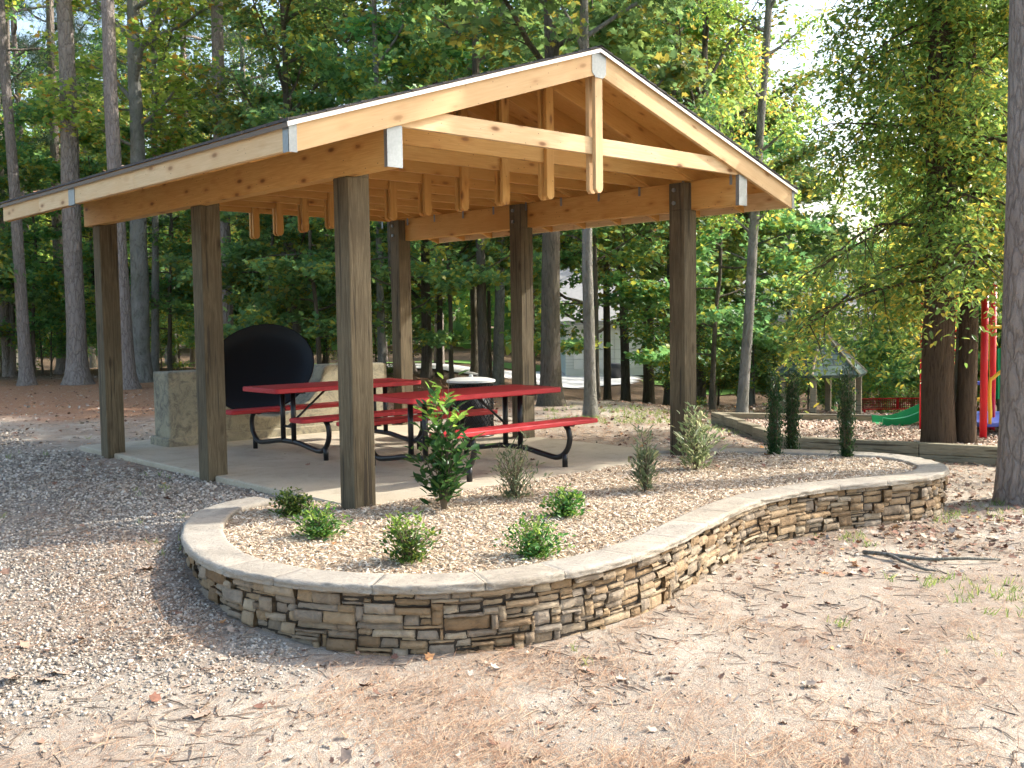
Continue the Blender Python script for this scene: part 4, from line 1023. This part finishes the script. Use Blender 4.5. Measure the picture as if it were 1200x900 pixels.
# the vine covered twin tree
P = at(1099, 534, -.31)
vine = grow(41, 9.5, .19, 1.9, 2.35, 56, 36000, .085, OVAL, prof='cone', curve=-.9, el=(-.05, .5), bark=M_bbrown, lmat=M_lvine, spr=.2, sub=10, top=.6, droop=.4, hang=.55, flat=1.3, flare=1.25, lean=(.0, .0), cling=11000, cz=(2.1, 8))
plant_tree(vine, 'vine_covered_tree', 'thick brown trunk draped in hanging yellow green leaves at the playground edge', 'tree', P, .5)
P2 = at(1132, 534, -.31)
vine2 = grow(42, 9, .112, 2.0, 1.4, 40, 18000, .085, OVAL, prof='flat', curve=-.9, el=(-.1, .45), bark=M_bbrown, lmat=M_lvine, spr=.16, sub=7, top=.6, droop=.4, hang=.5, flat=1.3, flare=1.25, cling=8000, cz=(1.9, 8))
plant_tree(vine2, 'vine_covered_tree', 'narrower right trunk of the pair with hanging leaves beside the red play post', 'tree', P2, 2.)
vine3 = grow(43, 3.4, .06, 1.9, .7, 7, 900, .08, OVAL, bark=M_bgrey, lmat=M_lvine, spr=.2, lean=(.16, -.1), top=.6, flare=1.2)
plant_tree(vine3, 'sapling', 'crooked mossy sapling squeezed between the two thick trunks', 'sapling', at(1119, 533, -.31), 0)
P = np.array([5.80, -2.68, 0]); P = at(1201, 588, -.34)
pnear = grow(44, 13, .225, 7, 2.6, 20, 2600, .32, TUFT, prof='pine', bark=M_bpine, lmat=M_lpine, top=.75, flare=1.22, lean=(.0, .0))
plant_tree(pnear, 'pine_tree', 'large pine trunk with plated grey bark at the right edge of the photo', 'pine tree', P, 0)

# background wood, every tree its own object
BG = 'leafy trees of the wood behind'
R = random.Random(77); protos = [(canA, 'leafy_tree'), (canB, 'leafy_tree'), (canY, 'leafy_tree'), (mapB, 'maple_tree'), (pineF, 'pine_tree')]
kinds = {id(canA): 'tall dense green tree in the wood behind the clearing', id(canB): 'broad green tree in the wood behind the clearing', id(canY): 'tree with yellowing leaves in the wood behind the clearing',
         id(mapB): 'green maple with layered branches in the wood behind', id(pineF): 'blue green needled pine in the wood behind the clearing'}
def bgt(t, nm, x, d, s=1., hz=0):
    P = atp(x, 450, d); P[2] -= .1
    plant_tree(t, nm, kinds[id(t)], 'tree' if t is not pineF else 'pine tree', P, R.uniform(0, 6.28), BG+(' pines' if t is pineF else ' yellow' if t is canY else ' maple' if t is mapB else ' tall' if t is canA else ' broad'), (s, s, s*(1+hz)))
# (column, depth, prototype, scale)
lst = [(-60, 30, canB, 1), (20, 38, canY, .72), (205, 36, canY, .85), (110, 42, canY, .95), (150, 44, canB, 1.1), (80, 52, canY, 1.2),
       (350, 27, canB, .95), (420, 31, canA, 1.0), (500, 27, canB, 1.0), (560, 34, canA, 1.1), (620, 27, canA, .95), (690, 31, canB, 1.05), 
       (760, 30, canA, 1.), (820, 24, canB, .95), (812, 33, canY, 1.05), (835, 27, canY, .8), (820, 42, canB, 1.1), (1040, 34, canY, .42), (935, 38, canB, .5), (1070, 36, canB, .5), (1120, 30, canA, .9), (1190, 27, canB, 1.), (1240, 34, canA, 1.1),
       (1150, 42, canY, 1.2), (1040, 48, canA, .55), (300, 50, canB, 1.3), (760, 54, canA, 1.3), (680, 56, canB, 1.35), (860, 56, canB, 1.3), (1300, 30, canB, 1.1), (-120, 36, canA, 1.1), (-150, 24, canB, 1.)]
for (x, d, t, s) in lst: bgt(t, 'leafy_tree', x, d, s)
for (x, d, s) in ((40, 36, .95), (10, 30, .8), (100, 42, 1.), (230, 37, 1.), (300, 44, 1.05), (515, 36, 1.), (450, 48, 1.1), (200, 48, 1.1)): bgt(pineF, 'pine_tree', x, d, s)
# understorey maples and shrubs
UG = 'maple saplings under the tall trees'
for (x, d, t, s) in [(40, 29, mapA, 1), (120, 29.5, mapA, .95), (200, 29, mapA, 1.05), (262, 31, mapB, .9), (315, 24, mapA, .95), (375, 22, mapA, .9), (425, 25, mapB, .9), (468, 21, mapA, .85), (530, 24, mapC, .95), (575, 28, mapC, 1.05),
      (625, 20, mapA, .85), (700, 20, mapC, .95), (795, 27, mapC, 1), (-40, 28, mapA, 1.1), (835, 20, mapA, .85), (880, 24, mapB, .8), (500, 31, mapB, .95), (80, 33, mapB, 1), (165, 35, mapB, 1), (345, 32, mapB, 1), (925, 28, mapB, .85), (1010, 34, mapA, .85), (1070, 33, mapA, .8), (1130, 24, mapA, .8), (1200, 22, mapA, .9), (1260, 22, mapB, .9)]:
    P = atp(x, 450, d); plant_tree(t, 'maple_sapling', 'young green maple with layered leafy branches below the tall trees', 'sapling', P, R.uniform(0, 6.3), UG, s)
SG = 'shrubs of the forest edge'
for i in range(64):
    x = -60+i*21+R.uniform(-8, 8); d = R.uniform(30, 36) if x < 330 else R.uniform(27, 34)
    if x > 800: d = R.uniform(21, 27)
    if 630 < x < 800: d = R.choice([27.5, 28.5, 51, 52, 53]) if R.random() < .75 else 26
    if 470 < x < 800 and d < 40: continue
    if x > 880 and d < 22: d = 23
    if 980 < x < 1100: d = R.uniform(30, 34)
    t = R.choice([shrA, shrB, shrA]); s = R.uniform(.75, 1.25)
    if 640 < x < 800 and d < 40: s *= .5
    P = atp(x, 450, d); plant_tree(t, 'forest_shrub', 'leafy green shrub in the shade at the edge of the wood', 'shrub', P, R.uniform(0, 6.3), SG, s, woodname='stem', leafname='foliage')
# far edge of the wood as one mass
def far_wood():
    r = np.random.default_rng(5); n = 60000
    a = r.uniform(-.72, .72, n); d = r.uniform(62, 90, n); px = 600+np.tan(a)*FPX
    h = r.uniform(0, 1, n)**.8; base = (PI/2-YAW)-a
    X = CP[0]+np.cos(base)*d/np.cos(a)*1; Y = CP[1]+np.sin(base)*d/np.cos(a)*1
    Hm = 12+5*fbm(a*14, a*0, 3, 2)
    Hm = np.where((px > 930) & (px < 1040), 8, Hm)
    P = np.stack([X, Y, gz(X, Y)+h*Hm], 1); Z = r.normal(0, 1, (n, 3)); Xd = r.normal(0, 1, (n, 3))
    V, F = merge([inst(*KITE, P, Xd, Z, r.uniform(.5, 1.1, n), .3, r)])
    o = link('distant_wood', mesh('distant_wood', V, F, M_lcan), kind='stuff'); tag(o, 'distant green wood closing the view behind all the trees', 'wood')
far_wood()

# ------------------------------------------------------------------ planter plants
def bush(seed, h, w, stems, leaves, size, tmpl, bark, lmat, name, label, cat, loc, group=None, up=.6, spr=.05, new=0, shape='round', newmat=None):
    r = np.random.default_rng(seed); T = thing(name, label, cat, (*loc[:2], float(bedz(loc[0], loc[1]))-.005), r.uniform(0, 6), group); b = MB(); pos = []; dr = []
    for i in range(stems):
        az = i*2.4+r.normal(0, .3); f = r.uniform(.35, 1); e = r.uniform(.05, 1)
        if shape == 'column': end = np.array([math.cos(az)*w/2*f*.6, math.sin(az)*w/2*f*.6, h*r.uniform(.6, 1)])
        elif shape == 'tall': end = np.array([math.cos(az)*w/2*f, math.sin(az)*w/2*f, h*(r.uniform(.4, .97) if i else 1)]); end[:2] *= 1.2-.8*end[2]/h
        else: end = np.array([math.cos(az)*w/2*f, math.sin(az)*w/2*f, h*(1.02-.6*f*f)*r.uniform(.75, 1.08)])
        m = end*[.35, .35, .5] if shape != 'column' else end*[.9, .9, .4]
        P = smooth_path([(0, 0, -.03), m+r.normal(0, .01, 3), end], 5); b.tube(P, np.linspace(.0045 if h < .5 else .008, .0015, len(P)), 4, False)
        k0 = 1 if shape != 'tall' else 2
        pos.append(P[k0:]); dr.append(np.gradient(P, axis=0)[k0:])
    pos = np.concatenate(pos); dr = norm(np.concatenate(dr)); n = leaves; k = r.integers(0, len(pos), n)
    az = r.uniform(0, 2*PI, n); side = np.stack([np.cos(az), np.sin(az), r.uniform(-.2, .6, n)], 1)
    P = pos[k]+r.normal(0, spr, (n, 3))*[1, 1, .8]+side*size*.15; P[:, 2] = np.maximum(P[:, 2], .015)
    if shape != 'column': q = 1-P[:, 2]/h; P[:, :2] *= 1+(1.1 if shape == 'round' else .8)*np.clip(q, 0, 1)[:, None]**2
    X = side+dr[k]*up; Z = np.cross(X, np.cross(dr[k]+[0, 0, .3], X))+r.normal(0, .25, (n, 3))
    sz = size*r.uniform(.6, 1.2, n)
    hi = P[:, 2] > h*.62
    isn = hi & (r.random(n) < new) if new else np.zeros(n, bool)
    b.obj('stem', bark, T, fixn=False)
    V, F = merge([inst(*tmpl, P[~isn], X[~isn], Z[~isn], sz[~isn], .15, r)]); link('foliage', mesh('foliage', V, F, lmat), T)
    if isn.any(): V, F = merge([inst(*tmpl, P[isn], X[isn], Z[isn], sz[isn], .15, r)]); link('new_growth', mesh('new_growth', V, F, newmat), T)
    return T
NG = 'low lime green shrubs in the mulch'
for i, (x, y, w, h, lab) in enumerate([(342, 600, .27, .20, 'low lime green shrub at the left tip of the mulch bed beside the slab corner'), (375, 632, .29, .21, 'low green shrub with a fallen brown leaf beside it left of the front left post'),
        (478, 660, .34, .30, 'fullest lime green shrub close to the coping at the front of the bed'), (663, 607, .27, .21, 'small yellow lime shrub right of the tall glossy bush'), (627, 652, .31, .26, 'bright green shrub against the coping in the middle of the bed')]):
    bush(100+i, h, w, 30, 900, .038, OVAL, M_stem, M_lnan, 'lime_shrub', lab, 'shrub', at(x, y, .01), NG, new=.4, newmat=M_lnew, spr=.022)
bush(120, 1.0, .56, 22, 460, .105, OVAL, M_stem, M_lolive, 'glossy_bush', 'tall leggy bush with glossy dark leaves and bright new tips beside the front left post', 'bush', at(520, 600, .01), None, new=.7, newmat=M_lnew, shape='tall', spr=.03, up=.5)
bush(121, .47, .36, 26, 520, .055, LONG, M_stem, M_lgrey, 'grey_green_shrub', 'upright grey green shrub just right of the tall glossy bush', 'shrub', at(603, 586, .01), None, up=1., spr=.025)
bush(122, .52, .26, 16, 380, .07, LONG, M_stem, M_lgrey, 'grey_green_shrub', 'narrow two-tiered grey green shrub between the tables and the front right post', 'shrub', at(757, 578, .01), None, up=1., spr=.022, shape='tall')
bush(123, .58, .48, 24, 620, .085, LONG, M_stem, M_lvar, 'variegated_shrub', 'pale variegated shrub with long leaves at the foot of the front right post', 'shrub', at(815, 552, .01), None, up=.8, spr=.03, shape='tall')
HG = 'columnar dark shrubs at the far end of the bed'
for i, (x, y, h, w, lab) in enumerate([(908, 535, .88, .17, 'left one of three narrow dark columnar shrubs'), (928, 528, .86, .18, 'middle one of three narrow dark columnar shrubs'), (992, 537, .92, .19, 'right one of three narrow columnar shrubs, standing apart')]):
    bush(130+i, h, w, 30, 2600, .034, OVAL, M_stem, M_ldark, 'columnar_holly', lab, 'shrub', at(x, y, .0), HG, up=1.2, spr=.026, shape='column')

# ------------------------------------------------------------------ loose cover: gravel, chips, needles, leaves, grass
def rnd_dirs(r, n, flat=.35):
    Z = r.normal(0, flat, (n, 3)); Z[:, 2] = 1; a = r.uniform(0, 2*PI, n); return np.stack([np.cos(a), np.sin(a), 0*a], 1), Z
PEB = [(.5,0,.05),(.15,.42,-.1),(-.42,.26,.05),(-.42,-.26,-.1),(.15,-.42,.05),(.12,.05,.34),(-.15,-.1,.3),(0,0,-.3)]
PEBF = [(0,1,5),(1,2,6,5),(2,3,6),(3,4,6),(4,0,5,6),(1,0,7),(2,1,7),(3,2,7),(4,3,7),(0,4,7)]
PEB = (PEB, PEBF)
CHIP = ([(-.5,-.16,0),(.5,-.12,0),(.44,.15,0),(-.46,.13,0),(-.46,-.13,.09),(.42,-.1,.07),(.4,.12,.08),(-.4,.1,.09)], [(4,5,6,7),(0,1,5,4),(1,2,6,5),(2,3,7,6),(3,0,4,7)])
NEED = ([(-.5,-.006,0),(-.5,.006,0),(0,.0065,.03),(.5,.003,0),(.5,-.003,0),(0,-.0065,.03)], [(0,5,2,1),(5,4,3,2)])
CURL = ([(0,0,0),(.2,.25,.06),(.1,.42,.16),(.42,.3,.05),(.55,.5,.2),(.7,.2,.03),(1,0,.12),(.72,-.22,.03),(.5,-.46,.18),(.4,-.3,.05),(.05,-.4,.14),(.2,-.25,.06)], [(0,1,2,3,4,5,6),(0,6,7,8,9,10,11)])
def view_pts(r, n, dmin, dmax, power=1.):
    """random ground points inside the camera's sector, denser close by"""
    u = r.random(n); d = dmin*(dmax/dmin)**(u**power); l = r.normal(0, .42, n).clip(-1.1, 1.1)*d
    X = CP[0]+d*.676+l*.737; Y = CP[1]+d*.737-l*.676; return X, Y, d, l
PLANT = [tuple(p) for p in OUTS]+[(4.1, .1), (-.03, -.1)]
def outside(X, Y): return ~inpoly(X, Y, PLANT) & ~((X > SLAB[0]-.02) & (X < SLAB[1]) & (Y > SLAB[2]) & (Y < SLAB[3])) & ~inpoly(X, Y, play_poly)
def stuff(name, label, cat, parts, mat):
    V, F = merge(parts); o = link(name, mesh(name, V, F, mat), kind='stuff'); return tag(o, label, cat)
r = np.random.default_rng(21)
X, Y, d, l = view_pts(r, 330000, 3.2, 19, 1.); g, nd, lt = zones(X, Y); k = outside(X, Y) & (r.random(len(X)) < np.clip(g*1.05-.06, .014, 1)); X, Y, d = X[k], Y[k], d[k]
a, b_ = rnd_dirs(r, len(X), .4); sz = r.uniform(.013, .033, len(X))*np.where(r.random(len(X)) < .04, 1.7, 1)*np.clip(d/9, .8, 1.7)
stuff('gravel', 'pale grey and tan gravel covering the ground left of the pavilion', 'gravel', [inst(*PEB, np.stack([X, Y, gz(X, Y)+sz*.12], 1), a, b_, sz, .5, r)], M_pebble)
# wood chips in the bed
n = 75000; X = r.uniform(-1.8, 5.3, n); Y = r.uniform(-2.8, .95, n)
INP = [tuple(p) for p in (OUTS-NR*.262)]+[(4.1, .1), (3.0, .03), (2.1, -.04), (1.6, -.03), (.9, .0), (.6, -.02), (.2, -.06), (-.05, .02), (-.06, .5), (-.2, .78)]
k = inpoly(X, Y, INP); X, Y = X[k], Y[k]; a, b_ = rnd_dirs(r, len(X), .45); sz = r.uniform(.014, .040, len(X))
stuff('bark_mulch', 'pale shredded wood mulch filling the raised bed', 'mulch', [inst(*CHIP, np.stack([X, Y, bedz(X, Y)+r.uniform(-.004, .012, len(X))], 1), a, b_, np.stack([sz, sz*r.uniform(.5, 1.2, len(X)), sz], 1), .3, r)], M_chip)
n = 26000; pp = np.array(play_poly); X = r.uniform(pp[:, 0].min(), pp[:, 0].max(), n); Y = r.uniform(pp[:, 1].min(), pp[:, 1].max(), n); k = inpoly(X, Y, play_poly); X, Y = X[k], Y[k]
a, b_ = rnd_dirs(r, len(X), .5); sz = r.uniform(.04, .10, len(X))
stuff('play_chips', 'coarse wood chips spread under the playground equipment', 'wood chips', [inst(*CHIP, np.stack([X, Y, np.full(len(X), PZ+.01)], 1), a, b_, sz, .3, r)], M_pchip)
# needles
X, Y, d, l = view_pts(r, 140000, 3., 30, 1.); cl = fbm(X*1.1, Y*1.1, 4, 12); g, nd, lt = zones(X, Y); k = outside(X, Y) & (r.random(len(X)) < np.clip(.22+1.3*S((cl+.05)/.35)+nd*.4-g*.25, .05, 1)); X, Y, d = X[k], Y[k], d[k]
a, b_ = rnd_dirs(r, len(X), .12); ang = .5+r.normal(0, .7, len(X)); a = np.stack([np.cos(ang), np.sin(ang), 0*ang], 1); sz = r.uniform(.08, .19, len(X)); wz = sz*np.clip(d/5, 1, 3)
stuff('pine_needle_litter', 'reddish brown fallen pine needles strewn over the ground', 'pine needles', [inst(*NEED, np.stack([X, Y, gz(X, Y)+r.uniform(.004, .02, len(X))], 1), a, b_, np.stack([sz, wz, sz], 1), .2, r)], M_needle)
# dead leaves
X, Y, d, l = view_pts(r, 58000, 3.2, 30, .8); g, nd, lt = zones(X, Y); pr = np.where((l > 1.2) & (d > 6.8), .3+.7*S((l-2.5)/1.8)*S((d-6.5)/2), .022)+np.where((d > 14) & (l < 0), .25, 0)+.4*(lt > .3)
k = outside(X, Y) & (r.random(len(X)) < pr); X, Y, d = X[k], Y[k], d[k]; a, b_ = rnd_dirs(r, len(X), .35)
P1 = np.stack([X, Y, gz(X, Y)+.008], 1); s1 = r.uniform(.022, .075, len(X))
n = 1100; X = r.uniform(-1.6, 5.2, n); Y = r.uniform(-2.6, 5.2, n); sl = (X > .1) & (X < SLAB[1]-.05) & (Y > 0) & (Y < 4.7); k = (inpoly(X, Y, INP) & (r.random(n) < np.where(X > 2.8, 1, .3)*np.where(fbm(X*2, Y*2, 3, 71) > -.1, 1, .3))) | (sl & (r.random(n) < .06)); sl = sl[k]; X, Y = X[k], Y[k]
a2, b2 = rnd_dirs(r, len(X), .3); P2_ = np.stack([X, Y, np.where(sl, .006, bedz(X, Y)+.016)], 1); s2 = r.uniform(.02, .065, len(X))
n = 90; yy = r.uniform(YF, YR, n); uu = XM+EX-r.random(n)**2*1.6; P3 = np.stack([XM-uu, yy, ZE+SL*(XM+EX-uu)+.034], 1); a3, b3 = rnd_dirs(r, n, .2); s3 = r.uniform(.03, .07, n)
stuff('leaf_litter', 'scattered dry brown and tan leaves on ground, mulch, slab and roof edge', 'fallen leaves', [inst(*CURL, P1, a, b_, s1, .3, r), inst(*CURL, P2_, a2, b2, s2, .3, r), inst(*CURL, P3, a3, b3, s3, .3, r)], M_dead)
X, Y, d, l = view_pts(r, 6500, 3., 16, .9); k = outside(X, Y) & (fbm(X*1.2, Y*1.2, 3, 60) > -.12); X, Y = X[k], Y[k]; a, b_ = rnd_dirs(r, len(X), .1); sz = r.uniform(.03, .16, len(X))
TW = ([(-.5,-.02,0),(-.5,.02,0),(-.5,0,.035),(.5,-.012,0),(.5,.012,0),(.5,0,.02),(0,.06,0),(0,.09,0),(0,.075,.04)], [(0,3,5,2),(1,2,5,4),(0,1,4,3)])
TW = ([(-.5,-.02,0),(-.5,.02,0),(-.5,0,.035),(0,.03,0),(0,.07,0),(0,.05,.035),(.5,-.012,0),(.5,.012,0),(.5,0,.02)], [(0,3,5,2),(1,2,5,4),(3,6,8,5),(4,5,8,7)])
stuff('twig_litter', 'small dark twigs and bark scraps strewn over the soil', 'twigs', [inst(*TW, np.stack([X, Y, gz(X, Y)+.004], 1), a, b_, np.stack([sz, np.clip(sz, .05, 1)*1.1, np.clip(sz, .05, 1)], 1), .3, r)], m_island('twig_bark', [(0, (.06, .045, .035)), (.6, (.16, .12, .09)), (1, (.28, .23, .18))]))
# individually recognisable big leaves in the foreground
for i, (x, y, s) in enumerate([(160, 670, .13), (80, 793, .15), (28, 795, .14), (197, 748, .07), (228, 845, .12), (62, 800, .11)]):
    P = atg(x, y); V, F = merge([inst(*CURL, P[None]+[0, 0, .012], np.array([[math.cos(i*1.7), math.sin(i*1.7), 0]]), np.array([[.1, .15, 1]]), np.array([s]), .3, r)])
    o = link('fallen_leaf', mesh('fallen_leaf', V-P, F, [M_dead_a, M_dead_o, M_dead_o, M_dead_y, M_dead_a, M_dead_a][i] if False else M_dead), loc=P)
    tag(o, ['wide brown curled leaf on the gravel left of the wall', 'orange brown leaf right of its neighbour at lower left', 'orange leaf nearest the left edge at lower left', 'small yellow orange leaf on gravel below the wall', 'dull reddish leaf in the needles at the bottom left', 'greyish leaf lying between the two orange ones'][i], 'leaf', 'large fallen leaves in the foreground')
# grass
X, Y, d, l = view_pts(r, 30000, 4.5, 26, .8); w = fbm(X*1.4, Y*1.4, 4, 51)
pr = np.where((l > 1.8) & (d > 5.2) & (d < 9.5) & (w > .16), .38, 0)+np.where((d > 14.2) & (d < 17.2) & (l > .5) & (l < 5), .9*S((w+.2)/.3), 0)+np.where(w > .3, .04, 0)
k = outside(X, Y) & (r.random(len(X)) < pr); X, Y, d = X[k], Y[k], d[k]; n = len(X); X = np.repeat(X, 7)+r.normal(0, .015, n*7); Y = np.repeat(Y, 7)+r.normal(0, .015, n*7); n = len(X)
BL = ([(0,-.05,0),(0,.05,0),(.6,.035,0),(1,0,-.12),(.6,-.035,0)], [(0,4,2,1),(4,3,2)])
up = r.normal(0, .55, (n, 3)); up[:, 2] = 1; Zb = r.normal(0, 1, (n, 3)); Zb[:, 2] = .2
stuff('grass', 'sparse low grass and weed sprigs in the leaf litter', 'grass', [inst(*BL, np.stack([X, Y, gz(X, Y)], 1), up, Zb, r.uniform(.03, .075, n), .2, r)], M_grass)
# fallen branch and root
b = MB(); p = [atg(1012, 650)+[0, 0, .02], atg(1040, 655)+[0, 0, .035], atg(1085, 660)+[0, 0, .03], atg(1130, 661)+[0, 0, .04], atg(1172, 659)+[0, 0, .02]]; o0 = p[2].copy()
b.tube(smooth_path(np.array(p)-o0, 5), np.linspace(.016, .009, 21), 8); b.tube(smooth_path(np.array([p[1], atg(1075, 668)+[0, 0, .02], atg(1100, 672)+[0, 0, .015]])-o0, 4), np.linspace(.014, .006, 9), 6)
o = b.obj('fallen_branch', M_bgrey, None, True, loc=o0); tag(o, 'grey fallen branch lying on the leaf litter right of the wall', 'branch')
# ground cover at the twin tree foot
r2 = np.random.default_rng(8); n = 260; P0 = atg(1142, 530); P = P0+r2.normal(0, .22, (n, 3))*[1, 1, .2]; P[:, 2] = gz(P[:, 0], P[:, 1])+r2.uniform(.02, .14, n)
stuff('weeds', 'small bright weeds growing at the foot of the paired trunks', 'weeds', [inst(*OVAL, P, r2.normal(0, 1, (n, 3)), r2.normal(0, .4, (n, 3))+[0, 0, 1], r2.uniform(.03, .07, n), .2, r2)], M_lnan)

# ------------------------------------------------------------------ light
SD = norm(np.array([.93, -.42, 0])); EL = math.radians(37)
sun = bpy.data.lights.new('sun', 'SUN'); so = bpy.data.objects.new('sun', sun); col.objects.link(so)
dvec = Vector((SD[0]*math.cos(EL), SD[1]*math.cos(EL), math.sin(EL))); so.rotation_euler = dvec.to_track_quat('Z', 'Y').to_euler()
sun.energy = 2.45; sun.angle = math.radians(.53); sun.color = (1, .955, .89)
w = bpy.data.worlds.new('World'); sc.world = w; w.use_nodes = True; nt = w.node_tree; nt.nodes.clear()
o_ = nt.nodes.new('ShaderNodeOutputWorld'); bg = nt.nodes.new('ShaderNodeBackground'); sk = nt.nodes.new('ShaderNodeTexSky')
sk.sky_type = 'NISHITA'; sk.sun_disc = False; sk.sun_elevation = EL; sk.sun_rotation = math.atan2(SD[0], SD[1]); sk.dust_density = 3.5; sk.air_density = 1.2
nt.links.new(sk.outputs[0], bg.inputs[0]); bg.inputs[1].default_value = .15; nt.links.new(bg.outputs[0], o_.inputs[0])
sc.view_settings.view_transform = 'Standard'; sc.view_settings.look = 'None'; sc.view_settings.gamma = 1; sc.view_settings.exposure = 1.62
sc.render.engine = 'CYCLES'; sc.cycles.max_bounces = 5; sc.cycles.diffuse_bounces = 3; sc.cycles.glossy_bounces = 2; sc.cycles.transmission_bounces = 3; sc.cycles.use_denoising = True
sc.cycles.use_adaptive_sampling = True; sc.cycles.adaptive_threshold = .035
